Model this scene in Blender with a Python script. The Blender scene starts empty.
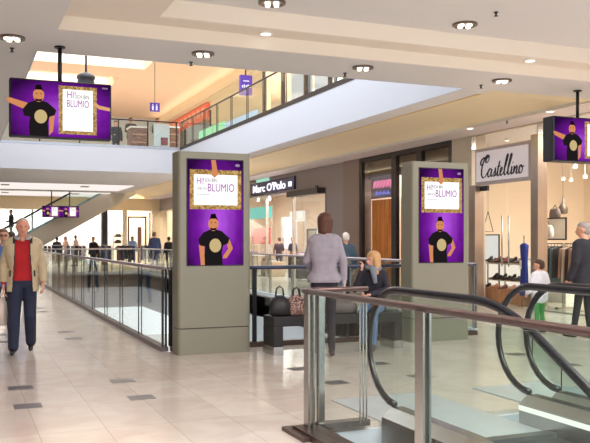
import bpy, bmesh, math, random
from mathutils import Vector, Matrix
random.seed(7)
C = bpy.context.scene.collection
SC = bpy.context.scene
# ------------------------------------------------------------------ camera
F = 800.0; TH = math.atan(335/800.0); CS, SN = math.cos(TH), math.sin(TH); H = 1.5
cam = bpy.data.cameras.new('camera'); co = bpy.data.objects.new('camera', cam); C.objects.link(co)
co.location = (0, 0, H); co.rotation_euler = (math.pi/2, 0, -TH)
cam.sensor_width = 36; cam.lens = F/590*36; cam.shift_y = 18.5/590; cam.clip_start = .05; cam.clip_end = 300
SC.camera = co
# ------------------------------------------------------------------ world, lights, exposure
w = bpy.data.worlds.new('world'); SC.world = w; w.use_nodes = True
w.node_tree.nodes['Background'].inputs[0].default_value = (.93, .96, 1, 1)
w.node_tree.nodes['Background'].inputs[1].default_value = 1.45
SC.view_settings.view_transform = 'Standard'; SC.view_settings.look = 'None'
SC.view_settings.gamma = 1; SC.view_settings.use_curve_mapping = False
SC.view_settings.exposure = 0.15
def area(name, loc, sx, sy, power, col=(1, 1, 1), rot=(0, 0, 0)):
    l = bpy.data.lights.new(name, 'AREA'); l.shape = 'RECTANGLE'; l.size = sx; l.size_y = sy; l.energy = power; l.color = col
    o = bpy.data.objects.new(name, l); C.objects.link(o); o.location = loc; o.rotation_euler = rot
    return o
WARM = (1, .965, .925); COOL = (.86, .93, 1)
area('skylight_light', (4.3, 20, 9.05), 6, 15, 1000, COOL)                    # skylight over the void
area('near_ceiling_light', (2.0, 1.5, 3.98), 8, 4, 800, WARM)                 # ceiling lamps over the camera
area('near_right_light', (9.3, 5.5, 3.98), 3, 6, 260, WARM)
area('cafe_light', (14, 30, 8.9), 4, 18, 1300, (1, .97, .94))
area('upper_ceiling_fill', (9.6, 30, 5.0), 2, 34, 250, (1, .92, .84), (math.pi, 0, 0))                     # unseen fill added to brighten the upper ceiling from below
area('upper_ceiling_fill', (4.4, 38, 5.0), 5, 8, 90, (1, .9, .8), (math.pi, 0, 0))  # second added fill, for the ceiling beyond the void
area('cornice_fill', (11.2, 32, 8.50), .2, 34, 70, (1, .9, .78), (math.pi, math.radians(-25), 0))     # added fill shining up at the ceiling from a made-up wall trough
area('recess_cove_light', (6.5, 3.45, 4.10), 10, .3, 80, WARM, (math.radians(105), 0, 0))                # inside the near ceiling recess
area('vault_cove_light', (8.42, 31, 4.10), .08, 38, 60, (1, .95, .88), (math.pi, math.radians(8), 0))   # on the lip of the vaulted soffit
area('lower_floor_light', (5, 30, -1.6), 4, 8, 200, WARM)

# ------------------------------------------------------------------ helpers
def G(px, d, z=0.0):
    r = (px-295)/F*d
    return Vector((d*SN + r*CS, d*CS - r*SN, z))
def lin(c):
    c = c/255.0
    return c/12.92 if c <= .04045 else ((c+.055)/1.055)**2.4
def rgb(r, g, b): return (lin(r), lin(g), lin(b), 1)
MATS = {}
def mat(name, col, rough=.6, metal=0, emit=None, es=1.0, spec=None, var=0, vs=4.0, bump=0):
    if name in MATS: return MATS[name]
    m = bpy.data.materials.new(name); m.use_nodes = True; nt = m.node_tree; b = nt.nodes['Principled BSDF']
    c = rgb(*col)
    b.inputs['Base Color'].default_value = c
    b.inputs['Roughness'].default_value = rough; b.inputs['Metallic'].default_value = metal
    if spec is not None: b.inputs['Specular IOR Level'].default_value = spec
    if emit: b.inputs['Emission Color'].default_value = rgb(*emit); b.inputs['Emission Strength'].default_value = es
    if var or bump:
        tc = nt.nodes.new('ShaderNodeTexCoord'); n = nt.nodes.new('ShaderNodeTexNoise')
        n.inputs['Scale'].default_value = vs; n.inputs['Detail'].default_value = 4
        nt.links.new(tc.outputs['Object'], n.inputs['Vector'])
        if var:
            r = nt.nodes.new('ShaderNodeValToRGB')
            r.color_ramp.elements[0].position = .3; r.color_ramp.elements[1].position = .7
            r.color_ramp.elements[0].color = tuple(x*(1-var) for x in c[:3])+(1,)
            r.color_ramp.elements[1].color = tuple(min(1, x*(1+var)) for x in c[:3])+(1,)
            nt.links.new(n.outputs['Fac'], r.inputs['Fac']); nt.links.new(r.outputs['Color'], b.inputs['Base Color'])
        if bump:
            bp = nt.nodes.new('ShaderNodeBump'); bp.inputs['Strength'].default_value = bump; bp.inputs['Distance'].default_value = .01
            nt.links.new(n.outputs['Fac'], bp.inputs['Height']); nt.links.new(bp.outputs['Normal'], b.inputs['Normal'])
    MATS[name] = m
    return m
def emi(name, col, s=1.0):
    if name in MATS: return MATS[name]
    m = bpy.data.materials.new(name); m.use_nodes = True; nt = m.node_tree
    nt.nodes.remove(nt.nodes['Principled BSDF']); e = nt.nodes.new('ShaderNodeEmission')
    e.inputs[0].default_value = rgb(*col); e.inputs[1].default_value = s
    nt.links.new(e.outputs[0], nt.nodes['Material Output'].inputs[0]); MATS[name] = m
    return m
def glass(name, tint=(.93, .97, .95), ior=1.5, rough=.0, extra=0.0):
    m = bpy.data.materials.new(name); m.use_nodes = True; nt = m.node_tree
    nt.nodes.remove(nt.nodes['Principled BSDF'])
    t = nt.nodes.new('ShaderNodeBsdfTransparent'); t.inputs[0].default_value = tint+(1,)
    g = nt.nodes.new('ShaderNodeBsdfGlossy'); g.inputs['Roughness'].default_value = rough
    lw = nt.nodes.new('ShaderNodeLayerWeight'); lw.inputs[0].default_value = .5     # facing: 0 head-on, 1 grazing, same from both sides
    p = nt.nodes.new('ShaderNodeMath'); p.operation = 'POWER'; p.inputs[1].default_value = 5; nt.links.new(lw.outputs['Facing'], p.inputs[0])
    q = nt.nodes.new('ShaderNodeMath'); q.operation = 'MULTIPLY_ADD'; f0 = ((ior-1)/(ior+1))**2; q.inputs[1].default_value = (1-f0)*.8; q.inputs[2].default_value = f0; nt.links.new(p.outputs[0], q.inputs[0])
    mx = nt.nodes.new('ShaderNodeMixShader'); nt.links.new(q.outputs[0], mx.inputs[0])
    nt.links.new(t.outputs[0], mx.inputs[1]); nt.links.new(g.outputs[0], mx.inputs[2])
    nt.links.new(mx.outputs[0], nt.nodes['Material Output'].inputs[0]); MATS[name] = m
    return m
GL = glass('clear_glass', (.93, .97, .95), 1.33); GLS = glass('shop_glass', (.97, .97, .96), 1.35)
GLE = glass('escalator_glass', (.93, .98, .96), 1.33)
def stone_floor():
    m = bpy.data.materials.new('polished_limestone'); m.use_nodes = True; nt = m.node_tree; b = nt.nodes['Principled BSDF']; L = nt.links.new
    tc = nt.nodes.new('ShaderNodeTexCoord'); mp = nt.nodes.new('ShaderNodeMapping'); L(tc.outputs['Object'], mp.inputs[0])
    mp.inputs['Location'].default_value = (.47, .40, 0)
    br = nt.nodes.new('ShaderNodeTexBrick'); br.offset = 0; L(mp.outputs[0], br.inputs['Vector'])
    br.inputs['Scale'].default_value = 1; br.inputs['Brick Width'].default_value = .515; br.inputs['Row Height'].default_value = .98
    br.inputs['Mortar Size'].default_value = .004; br.inputs['Mortar Smooth'].default_value = .3
    br.inputs['Color1'].default_value = rgb(214, 204, 197); br.inputs['Color2'].default_value = rgb(204, 193, 186); br.inputs['Mortar'].default_value = rgb(184, 171, 161)
    n = nt.nodes.new('ShaderNodeTexNoise'); n.inputs['Scale'].default_value = 2.2; n.inputs['Detail'].default_value = 6; n.inputs['Distortion'].default_value = 1.0
    L(tc.outputs['Object'], n.inputs['Vector'])
    r = nt.nodes.new('ShaderNodeValToRGB'); r.color_ramp.elements[0].position = .35; r.color_ramp.elements[1].position = .65
    r.color_ramp.elements[0].color = (.90, .86, .83, 1); r.color_ramp.elements[1].color = (1, 1, 1, 1); L(n.outputs['Fac'], r.inputs['Fac'])
    mx = nt.nodes.new('ShaderNodeMix'); mx.data_type = 'RGBA'; mx.blend_type = 'MULTIPLY'; mx.inputs[0].default_value = 1
    L(br.outputs['Color'], mx.inputs[6]); L(r.outputs['Color'], mx.inputs[7]); L(mx.outputs[2], b.inputs['Base Color'])
    b.inputs['Roughness'].default_value = .16; b.inputs['Specular IOR Level'].default_value = .55
    return m
FLOOR = stone_floor()
def wood(name, c1, c2, sc=(6, 6, .6), rough=.45):
    m = bpy.data.materials.new(name); m.use_nodes = True; nt = m.node_tree; b = nt.nodes['Principled BSDF']; L = nt.links.new
    tc = nt.nodes.new('ShaderNodeTexCoord'); mp = nt.nodes.new('ShaderNodeMapping'); L(tc.outputs['Object'], mp.inputs[0]); mp.inputs['Scale'].default_value = sc
    n = nt.nodes.new('ShaderNodeTexNoise'); n.inputs['Scale'].default_value = 1.5; n.inputs['Detail'].default_value = 5; L(mp.outputs[0], n.inputs['Vector'])
    r = nt.nodes.new('ShaderNodeValToRGB'); r.color_ramp.elements[0].position = .35; r.color_ramp.elements[1].position = .68
    r.color_ramp.elements[0].color = rgb(*c1); r.color_ramp.elements[1].color = rgb(*c2); L(n.outputs['Fac'], r.inputs['Fac']); L(r.outputs['Color'], b.inputs['Base Color'])
    b.inputs['Roughness'].default_value = rough; MATS[name] = m
    return m

class MB:
    """collects shapes, links them as one mesh object"""
    def __init__(s): s.v = []; s.f = []; s.m = []; s.mi = 0
    def add(s, vs, fs):
        n = len(s.v); s.v += [tuple(p) for p in vs]; s.f += [tuple(i+n for i in f) for f in fs]; s.m += [s.mi]*len(fs); return s
    def box(s, x0, x1, y0, y1, z0, z1):
        return s.add([(x, y, z) for z in (z0, z1) for y in (y0, y1) for x in (x0, x1)],
              [(0, 2, 3, 1), (4, 5, 7, 6), (0, 1, 5, 4), (2, 6, 7, 3), (0, 4, 6, 2), (1, 3, 7, 5)])
    def bar(s, a, b, w, h, up=(0, 0, 1)):
        a = Vector(a); b = Vector(b); d = (b-a).normalized(); up = Vector(up)
        if abs(d.dot(up)) > .99: up = Vector((0, 1, 0))
        sd = d.cross(up).normalized(); u = sd.cross(d)
        vs = [p + sd*i*w/2 + u*j*h/2 for p in (a, b) for i, j in ((-1, -1), (1, -1), (1, 1), (-1, 1))]
        return s.add(vs, [(3, 2, 1, 0), (4, 5, 6, 7), (0, 1, 5, 4), (1, 2, 6, 5), (2, 3, 7, 6), (3, 0, 4, 7)])
    def tube(s, pts, r, n=8, sq=1.0, up=(0, 0, 1)):
        pts = [Vector(p) for p in pts]; rs = r if isinstance(r, (list, tuple)) else [r]*len(pts)
        vs = []; prev = None
        for i, p in enumerate(pts):
            d = (pts[min(i+1, len(pts)-1)] - pts[max(i-1, 0)]).normalized()
            if prev is None:
                u = Vector(up)
                if abs(d.dot(u)) > .95: u = Vector((1, 0, 0))
                sd = d.cross(u).normalized()
            else: sd = (prev - d*prev.dot(d)).normalized()
            prev = sd; u = sd.cross(d)
            for k in range(n):
                a = 2*math.pi*k/n; vs.append(p + (sd*math.cos(a) + u*math.sin(a)*sq)*rs[i])
        fs = [(i*n+k, i*n+(k+1) % n, (i+1)*n+(k+1) % n, (i+1)*n+k) for i in range(len(pts)-1) for k in range(n)]
        fs += [tuple(range(n-1, -1, -1)), tuple(range((len(pts)-1)*n, len(pts)*n))]
        return s.add(vs, fs)
    def lathe(s, prof, c=(0, 0, 0), n=20):
        c = Vector(c); vs = []
        for r, z in prof:
            for k in range(n):
                a = 2*math.pi*k/n; vs.append(c+Vector((r*math.cos(a), r*math.sin(a), z)))
        fs = [(i*n+k, i*n+(k+1) % n, (i+1)*n+(k+1) % n, (i+1)*n+k) for i in range(len(prof)-1) for k in range(n)]
        fs += [tuple(range(n-1, -1, -1)), tuple(range((len(prof)-1)*n, len(prof)*n))]
        return s.add(vs, fs)
    def poly(s, pts, fr, t=.002):
        """flat plate: 2D pts in frame fr=(origin, u, v, n), thickness t"""
        o, u, v, n = fr; k = len(pts)
        a = [o+u*p[0]+v*p[1] for p in pts]; b = [p+n*t for p in a]
        return s.add(a+b, [tuple(range(k-1, -1, -1)), tuple(range(k, 2*k))] + [(i, (i+1) % k, k+(i+1) % k, k+i) for i in range(k)])
    def build(s, name, mats, parent=None, smooth=False, bevel=0):
        me = bpy.data.meshes.new(name); me.from_pydata(s.v, [], s.f)
        for m in (mats if isinstance(mats, (list, tuple)) else [mats]): me.materials.append(m)
        for p, i in zip(me.polygons, s.m): p.material_index = i
        if smooth: me.shade_smooth() if hasattr(me, 'shade_smooth') else [setattr(p, 'use_smooth', True) for p in me.polygons]
        bm = bmesh.new(); bm.from_mesh(me); bmesh.ops.recalc_face_normals(bm, faces=bm.faces); bm.to_mesh(me); bm.free()
        o = bpy.data.objects.new(name, me); C.objects.link(o)
        if parent: o.parent = parent; o.matrix_parent_inverse = Matrix.Translation(-parent.location)@Matrix.Identity(4) if False else Matrix.Identity(4); o.location = -parent.location if parent.get('world_built') else (0, 0, 0)
        if bevel:
            b = o.modifiers.new('bevel', 'BEVEL'); b.width = bevel; b.segments = 2; b.limit_method = 'ANGLE'
        return o
def tag(o, label=None, cat=None, group=None, kind=None):
    if label: o['label'] = label
    if cat: o['category'] = cat
    if group: o['group'] = group
    if kind: o['kind'] = kind
    return o
def thing(name, label, cat, loc=(0, 0, 0), rz=0, group=None, world=False):
    """Empty at the thing's base. world=True: children are written in world coordinates"""
    o = bpy.data.objects.new(name, None); C.objects.link(o); o.location = loc; o.rotation_euler = (0, 0, rz); o.empty_display_size = .1
    if world: o['world_built'] = 1
    return tag(o, label, cat, group)
def struct(o): o['kind'] = 'structure'; return o
def copy_tree(o, parent=None):
    c = o.copy(); C.objects.link(c)
    if parent: c.parent = parent
    for ch in list(o.children): copy_tree(ch, c)
    return c
def text_mesh(txt, size, m, name, loc, rot, parent=None, shear=0, sx=1, ext=.002, bold=0):
    cu = bpy.data.curves.new(name, 'FONT'); cu.body = txt; cu.size = size; cu.extrude = ext; cu.shear = shear; cu.offset = bold; cu.resolution_u = 3
    o = bpy.data.objects.new('tmp', cu); C.objects.link(o)
    bpy.context.view_layer.update()
    me = bpy.data.meshes.new_from_object(o.evaluated_get(bpy.context.evaluated_depsgraph_get()))
    bpy.data.objects.remove(o); me.name = name
    me.transform(Matrix.Diagonal((sx, 1, 1, 1))); me.materials.clear(); me.materials.append(m)
    t = bpy.data.objects.new(name, me); C.objects.link(t); t.location = loc; t.rotation_euler = rot
    if parent:
        t.parent = parent
        if parent.get('world_built'): t.location = Vector(loc)-parent.location
    return t

# ------------------------------------------------------------------ materials
M_CEIL = mat('ceiling_paint', (226, 225, 224), .8, var=.02, vs=.6)
M_CREAM = mat('cream_paint', (240, 230, 216), .8)
M_COVE = mat('cove_paint', (240, 224, 190), .8)
M_FASC = mat('white_fascia', (204, 211, 224), .6)
M_UPC = mat('upper_ceiling_paint', (250, 218, 186), .8)
M_DARK = mat('dark_steel', (48, 47, 52), .35, .6)
M_STEEL = mat('brushed_steel', (190, 188, 186), .25, 1, var=.05, vs=30)
M_RAILM = mat('handrail_mauve', (172, 164, 170), .28, .8)
M_BRONZE = mat('bronze_rail', (104, 82, 80), .28, .7)
M_PLATE = mat('bronze_plate', (92, 76, 70), .35, .7)
M_BLACK = mat('black_rubber', (22, 23, 30), .22, spec=.6)
M_FRAME = mat('dark_brown_frame', (44, 36, 36), .4)
M_KIOSK = mat('kiosk_paint', (136, 133, 118), .42, .15)
M_GREYF = mat('grey_facade', (146, 136, 138), .5)
M_BROWNP = mat('taupe_pilaster', (140, 120, 114), .5)
M_SHOPW = mat('shop_wall_cream', (240, 222, 198), .8)
M_WHITE = mat('white_paint', (240, 238, 234), .6)
M_BLK = mat('black_lacquer', (28, 26, 30), .5)
M_SKIN = mat('skin', (214, 160, 132), .55)

# ------------------------------------------------------------------ setting: floors
XL, XR = 2.54, 7.6; XF = 11.43
b = MB()
b.box(-7, XL, -6, 52, -.6, 0); b.box(XL, XF, 5.8, 10.55, -.6, 0); b.box(XR, XF, 10.55, 52, -.6, 0)
b.box(6.3, XF, -6, 5.8, -.6, 0); b.box(XL, XR, 36, 52, -.6, 0); b.box(XF, 20, -6, 52, -.6, 0)
struct(b.build('floor', FLOOR))
b = MB(); b.box(-7, 20, -14, 54, -5.3, -4.93)
struct(b.build('floor', mat('lower_floor_stone', (222, 214, 204), .2)))
b = MB()
for x in (.565, 1.595, 3.65, 4.68, 6.74, -.46, -2.5):
    for y0 in (7.6, 12.53, 17.46, 22.39, 27.3, 32.2):
        for dy in (0, .97):
            if x > XL and y0+dy > 10: continue
            b.box(x-.12, x+.12, y0+dy-.11, y0+dy+.11, .0, .002)
struct(b.build('trim_1', mat('grey_floor_inset', (84, 80, 84), .35)))
# white slab edges of the lower void
b = MB(); b.box(XR, XR+.03, 10.6, 36, -1.5, -.04); b.box(XL, XR, 36, 36.03, -1.5, -.04); b.box(XL-.03, XL, 10.6, 36, -1.5, -.04)
b.box(XL, XR, 10.52, 10.55, -1.5, -.04); b.box(2.6, 6.3, 5.77, 5.8, -1.5, -.04); b.box(6.3, 6.33, -6, 5.8, -1.5, -.04); b.box(2.51, 2.54, -6, 5.8, -1.5, -.04)
struct(b.build('trim_2', M_FASC))

b = MB(); b.box(-5.2, -5, -6, 52, 0, 4.04); struct(b.build('wall_left', mat('left_wall_paint', (186, 174, 160), .7)))
# ------------------------------------------------------------------ setting: ceiling of this storey = slab of the upper one
Z1, Z2 = 4.04, 4.93; UX0, UX1, UY0, UY1 = .93, 7.8, 11.25, 29.96
b = MB()
b.box(-7, 1.09, -6, UY0, Z1, Z2); b.box(1.09, 20, 10.03, UY0, Z1, Z2); b.box(1.09, 20, -6, 3.2, Z1, Z2)
b.mi = 1
b.box(1.09, 20, 9.63, 10.03, 4.216, Z2); b.box(1.09, 2.24, 3.2, 9.63, 4.216, Z2)
b.mi = 0
b.box(2.24, 20, 3.2, 9.63, 4.44, Z2)
b.box(-7, UX0, UY0, 52, Z1, Z2)
b.box(UX1, 8.35, UY0, 52, Z1, Z2); b.box(10.6, 20, UY0, 52, Z1, Z2)
b.box(UX0, UX1, UY1, 52, Z1, Z2)
struct(b.build('ceiling', [M_CEIL, M_CREAM]))
# cream faces of the recesses
b = MB(); b.box(1.09, 20, 10.0, 10.035, Z1+.002, 4.216); b.box(2.24, 20, 9.6, 9.635, 4.22, 4.44); b.box(1.09, 20, 3.195, 3.22, Z1+.002, 4.44)
struct(b.build('trim_3', M_CREAM))
# shallow vault over the right walkway
b = MB(); N = 14; y0, y1 = UY0+.35, 52
vs = []
for i in range(N+1):
    t = i/N; x = 8.35+t*2.25; z = Z1+.04+.30*math.sin(math.pi*t)**.6
    vs += [(x, y0, z), (x, y1, z)]
b.add(vs, [(2*i, 2*i+1, 2*i+3, 2*i+2) for i in range(N)])
b.box(8.35, 10.6, UY0, y0, Z1, 4.5)
struct(b.build('ceiling', M_COVE, smooth=False))
b = MB(); b.box(8.3, 8.36, y0, 52, Z1-.012, Z1+.09); struct(b.build('trim_4', mat('gold_edge', (238, 208, 150), .6)))
b = MB(); b.box(10.6, XF, 10.0, 52, Z1-.03, Z1+.001); struct(b.build('trim_5', mat('soffit_white', (226, 216, 212), .7)))
# slab faces around the upper void
b = MB(); b.box(UX1-.03, UX1, UY0, UY1, Z1-.005, Z2); b.box(UX0, UX1, UY1-.03, UY1, Z1-.005, Z2)
struct(b.build('trim_6', M_FASC))
b = MB(); b.box(UX0-.0, UX0+.03, UY0+.03, UY1-.03, Z1, Z2); b.box(UX0, UX1, UY0, UY0+.03, Z1, Z2)
struct(b.build('trim_7', M_FASC))
# luminous ceiling panels beyond the void
for i, (ya, yb) in enumerate(((37.3, 41.6), (43.6, 47.4))):
    t = thing('ceiling_light_panel', ('long pale luminous ceiling strip just beyond the bridge fascia', 'long pale luminous ceiling strip nearer the far shops, in front of the hanging screens')[i], 'ceiling light', (4.3, ya, Z1), world=True)
    z = Z1
    MB().box(1.2, 7.5, ya, yb, z-.03, z-.004).build('diffuser', emi('panel_glow', (246, 236, 230), .98), t)
    m = MB()
    for x in ((2.0, 5.6) if i else (1.7, 5.2)): m.box(x, x+.35, ya+.7, ya+1.3, z-.06, z-.03)
    m.build('grille', mat('panel_grille', (196, 176, 150), .7), t)
# ------------------------------------------------------------------ setting: upper storey
b = MB()
ZU = 9.1
b.box(-7, 20, 35.5, 37.6, ZU, ZU+1.2); b.box(-7, 20, 40.5, 52, ZU, ZU+1.2); b.box(7.6, 20, 11.0, 35.5, ZU, ZU+1.2); b.box(-7, 1.2, 11, 35.5, ZU, ZU+1.2)
b.box(6.9, 20, 37.6, 40.5, ZU, ZU+.6); b.box(-7, 1.2, 37.6, 40.5, ZU, ZU+.6)
b.box(1.2, 7.6, 11, 35.5, ZU+.62, ZU+1.2); b.box(1.2, 6.9, 37.6, 40.5, ZU+.5, ZU+1.2)
struct(b.build('ceiling', M_UPC))
b = MB(); b.box(1.2, 7.6, 35.46, 35.5, ZU, ZU+.6); b.box(1.2, 6.9, 40.46, 40.5, ZU, ZU+.5); struct(b.build('trim_8', mat('bright_cove_face', (255, 244, 222), .8)))
area('cove_light', (4.4, 34.2, 9.65), 5.5, .8, 130, WARM, (math.radians(70), 0, 0))
area('cove_light', (4.1, 39.6, 9.55), 5, .5, 70, WARM, (math.radians(70), 0, 0))
b = MB(); b.box(-7, 20, 50, 50.3, Z2, ZU); struct(b.build('wall_far_upper', mat('pale_wall', (226, 228, 226), .7)))
# upper right shop row
b = MB()
b.box(XF, XF+.3, 30.6, 38, Z2, 8.6); b.box(XF, XF+.3, 11, 50, 8.6, ZU); b.box(XF, XF+.3, 38, 50, 7.9, 8.6); b.box(XF, XF+.3, 21.8, 22.3, Z2, 8.6)
b.box(XF, XF+.3, 11, 17, Z2, 8.6)
b.box(XF-.4, XF, 11, 50, 8.36, 8.42); b.box(XF-.42, XF-.38, 11, 50, 8.36, 8.56)  # trough and lip added to hold the upward fill light
struct(b.build('wall_right_upper', mat('warm_upper_wall', (232, 214, 178), .7)))
b = MB(); b.box(16, 16.2, 11, 50, Z2, ZU); struct(b.build('wall_shop_upper', M_WHITE))
wi = [0]
def shop_window(y0, y1, z0, z1, x=XF, fm=M_FRAME, fw=.06, gl=GLS, header=None, struct_name='window'):
    wi[0] += 1
    r = bpy.data.objects.new('%s_%d' % (struct_name, wi[0]), None); C.objects.link(r); r.location = (x, y0, z0); r['world_built'] = 1; r['kind'] = 'structure'
    m = MB(); m.box(x-.06, x+.06, y0, y0+fw, z0, z1); m.box(x-.06, x+.06, y1-fw, y1, z0, z1); m.box(x-.06, x+.06, y0+fw, y1-fw, z0, z0+fw); m.box(x-.06, x+.06, y0+fw, y1-fw, z1-fw, z1)
    m.build('window_frame', fm, r)
    MB().box(x-.008, x+.008, y0+fw, y1-fw, z0+fw, z1-fw).build('pane', gl, r)
    return r
for ya, yb in ((26.3, 28.5), (24.25, 26.3), (22.3, 24.25), (19.6, 21.8), (17, 19.6)): shop_window(ya, yb, Z2, 8.6)
shop_window(28.5, 30.6, Z2, 8.6); shop_window(38, 43, Z2, 7.9); shop_window(43, 50, Z2, 7.9)
# picture boards in the upper windows
for i, (ya, yb, c, lb) in enumerate(((26.4, 28.4, (176, 164, 160), 'pale poster with a brownish picture in the second white upper window'), (24.35, 26.2, (188, 150, 140), 'pale poster with a pinkish picture in the upper window nearest the beam'))):
    t = thing('window_poster', lb, 'poster', (XF+.3, ya, Z2), world=True, group=None)
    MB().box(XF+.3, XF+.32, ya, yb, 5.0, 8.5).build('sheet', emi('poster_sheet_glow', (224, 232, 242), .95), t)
    MB().box(XF+.29, XF+.298, ya+.35, yb-.35, 5.7, 6.7).build('picture', mat('poster_pic%d' % i, c, .6, var=.4, vs=5), t)
t = thing('shop_sign', 'red-orange shop sign band on the far upper storefront', 'sign', (XF-.1, 38, 7.9), world=True)
MB().box(XF-.14, XF-.01, 38.2, 47, 7.6, 8.3).build('board', mat('orange_red_sign', (226, 110, 80), .5, emit=(226, 100, 70), es=.25), t)
for k in range(9): MB().box(XF-.16, XF-.14, 38.7+k*.85, 39.2+k*.85, 7.75, 8.15).build('letter', mat('sign_letters', (252, 190, 160), .5), t)
t = thing('green_panel', 'green glowing shop display behind the upper glass rail', 'display', (XF+.8, 34, Z2), world=True)
MB().box(XF-.12, XF-.03, 35.6, 39.8, 6.6, 7.05).build('board', mat('green_sign', (150, 225, 180), .5, emit=(150, 225, 180), es=.5), t)
t = thing('shop_sign', 'pale blue lit oval shop sign above the upper glass rail', 'sign', (XF-.1, 32, 6.9), world=True)
MB().box(XF-.14, XF-.01, 31.2, 35.4, 6.3, 6.9).build('board', mat('blue_sign', (170, 205, 240), .5, emit=(170, 205, 240), es=.5), t)
# hanging purple blade sign
def blade_sign():
    p = Vector((10.1, 28.4, 0)); d = 25
    # sits in front of the upper wall, turned to the walkway
    c = G(246.5, 28.0); z0 = 1.5+(240-95)/F*28; z1 = 1.5+(240-75)/F*28
    t = thing('blade_sign', 'purple projecting blade sign with white lettering on the upper floor', 'sign', (c.x, c.y, z0), world=True)
    MB().box(c.x-.22, c.x+.22, c.y, c.y+.18, z0, z1).build('sign_box', mat('violet_sign', (80, 54, 160), .4, emit=(80, 50, 170), es=.25), t, bevel=.02)
    for k, wd in enumerate((.05, .04, .06, .045, .05)): MB().box(c.x-.17+.07*k, c.x-.17+.07*k+wd, c.y-.004, c.y, z0+.25, z0+.25+(.12 if k % 2 else .09)).build('lettering', emi('sign_white', (240, 240, 255), 1), t)
    MB().box(c.x-.12, c.x+.1, c.y-.004, c.y, z0+.47, z0+.51).build('lettering', emi('sign_white', (240, 240, 255), 1), t)
    MB().bar((c.x, c.y+.09, z1), (c.x, c.y+.09, ZU), .04, .04).build('hanger', M_DARK, t)
blade_sign()
def toilet_sign():
    d = 33; c = G(155, d); z0 = 1.5+(240-111.5)/F*d; z1 = z0+.36
    t = thing('restroom_sign', 'small hanging purple restroom sign with two white figures', 'sign', (c.x, c.y, z0), world=True)
    MB().box(c.x-.2, c.x+.2, c.y, c.y+.06, z0, z1).build('sign_box', mat('violet_sign', (96, 64, 176), .4), t)
    m = MB()
    for dx in (-.09, .07): m.box(c.x+dx-.035, c.x+dx+.035, c.y-.004, c.y, z0+.05, z0+.24); m.lathe([(.001, -.03), (.03, 0), (.001, .03)], (c.x+dx, c.y-.004, z0+.28), 8)
    m.build('figures', emi('sign_white', (240, 240, 255), 1), t)
    MB().bar((c.x, c.y+.03, z1), (c.x, c.y+.03, ZU+.62), .02, .02).build('hanger', M_DARK, t)
toilet_sign()
# ------------------------------------------------------------------ setting: right facade and far facade (this storey)
b = MB()
b.box(XF, XF+.35, 23.1, 52, 3.3, Z1); b.box(XF-.02, XF+.35, 23.1, 24.5, 0, 3.3)        # grey shop front band and pier
b.mi = 1; b.box(XF-.08, XF+.35, 22.0, 23.1, 0, Z1)                                    # taupe pier
b.mi = 2; b.box(XF-.05, XF+.35, 16.15, 17.0, 0, Z1)
b.mi = 0; b.box(XF, XF+.3, -6, 8.5, 0, Z1); b.box(XF, XF+.35, 36, 37, 0, 3.3)
struct(b.build('wall_right', [M_GREYF, M_BROWNP, mat('pale_stone_pier', (196, 186, 170), .45)]))
for ya, yb in ((24.5, 27.4), (30.2, 33.2), (33.2, 36.0), (37, 44), (44, 51.9)): shop_window(ya, yb, 0, 3.3, fm=M_STEEL, fw=.04)
for ya, yb in ((19.9, 22.0), (18.55, 19.9), (17.0, 18.55)): shop_window(ya, yb, 0, Z1-.03, fw=.13)
for ya, yb in ((12.0, 13.75), (8.5, 12.0)): shop_window(ya, yb, 0, Z1-.03, fm=M_STEEL, fw=.02)
shop_window(13.75, 16.15, 3.65, Z1-.03, fm=M_STEEL, fw=.02)
# shop interiors: partitions, back wall
b = MB(); b.box(17, 17.2, -6, 52, 0, Z1); b.box(XF+.35, 17, 22.4, 22.6, 0, Z1); b.box(XF+.3, 17, 18.5, 18.6, 0, Z1); b.box(XF+.35, 17, 43.6, 43.8, 0, Z1); b.box(XF+.3, 17, 8.3, 8.4, 0, Z1)
struct(b.build('wall_shop_back', M_SHOPW))
area('shop_light', (13.2, 29.5, 3.9), 1.6, 11, 800, (1, .97, .94)); area('shop_light', (13.6, 20.6, 3.9), 1.6, 3, 110, WARM)
area('shop_light', (13.2, 43.5, 3.9), 1.6, 11, 350, WARM)
# far facade
YF = 49.0
b = MB(); b.box(-7, 20, YF, YF+.4, 3.3, Z1); b.mi = 1; b.box(7.9, 8.2, YF-.1, YF+.4, 0, 3.3)
b.mi = 0; b.box(9.2, 9.35, YF, YF+.3, 0, 3.3); b.box(11.0, 11.43, YF, YF+.3, 0, 3.3); b.box(-7, 0, YF, YF+.4, 0, 3)
struct(b.build('wall_far', [mat('far_bulkhead', (236, 216, 180), .7), M_FRAME]))
b = MB(); b.box(-7, 20, YF+3, YF+3.2, 0, Z1); struct(b.build('wall_far_shop', M_WHITE))
for xa, xb in ((0, 3.9), (3.9, 7.9), (8.2, 9.2), (9.35, 11.0)):
    wi[0] += 1
    r = bpy.data.objects.new('window_%d' % wi[0], None); C.objects.link(r); r.location = (xa, YF, 0); r['world_built'] = 1; r['kind'] = 'structure'
    m = MB(); m.box(xa, xa+.06, YF, YF+.1, 0, 3.3); m.box(xb-.06, xb, YF, YF+.1, 0, 3.3); m.build('window_frame', M_STEEL, r)
    MB().box(xa+.06, xb-.06, YF+.04, YF+.06, 0, 3.3).build('pane', GLS, r)
area('far_shop_light', (3.4, 50.4, 3.95), 6.5, 1.4, 380, (1, .98, .95)); area('far_shop_light', (9.2, 50.4, 3.95), 4, 1.4, 300, WARM)
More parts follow.
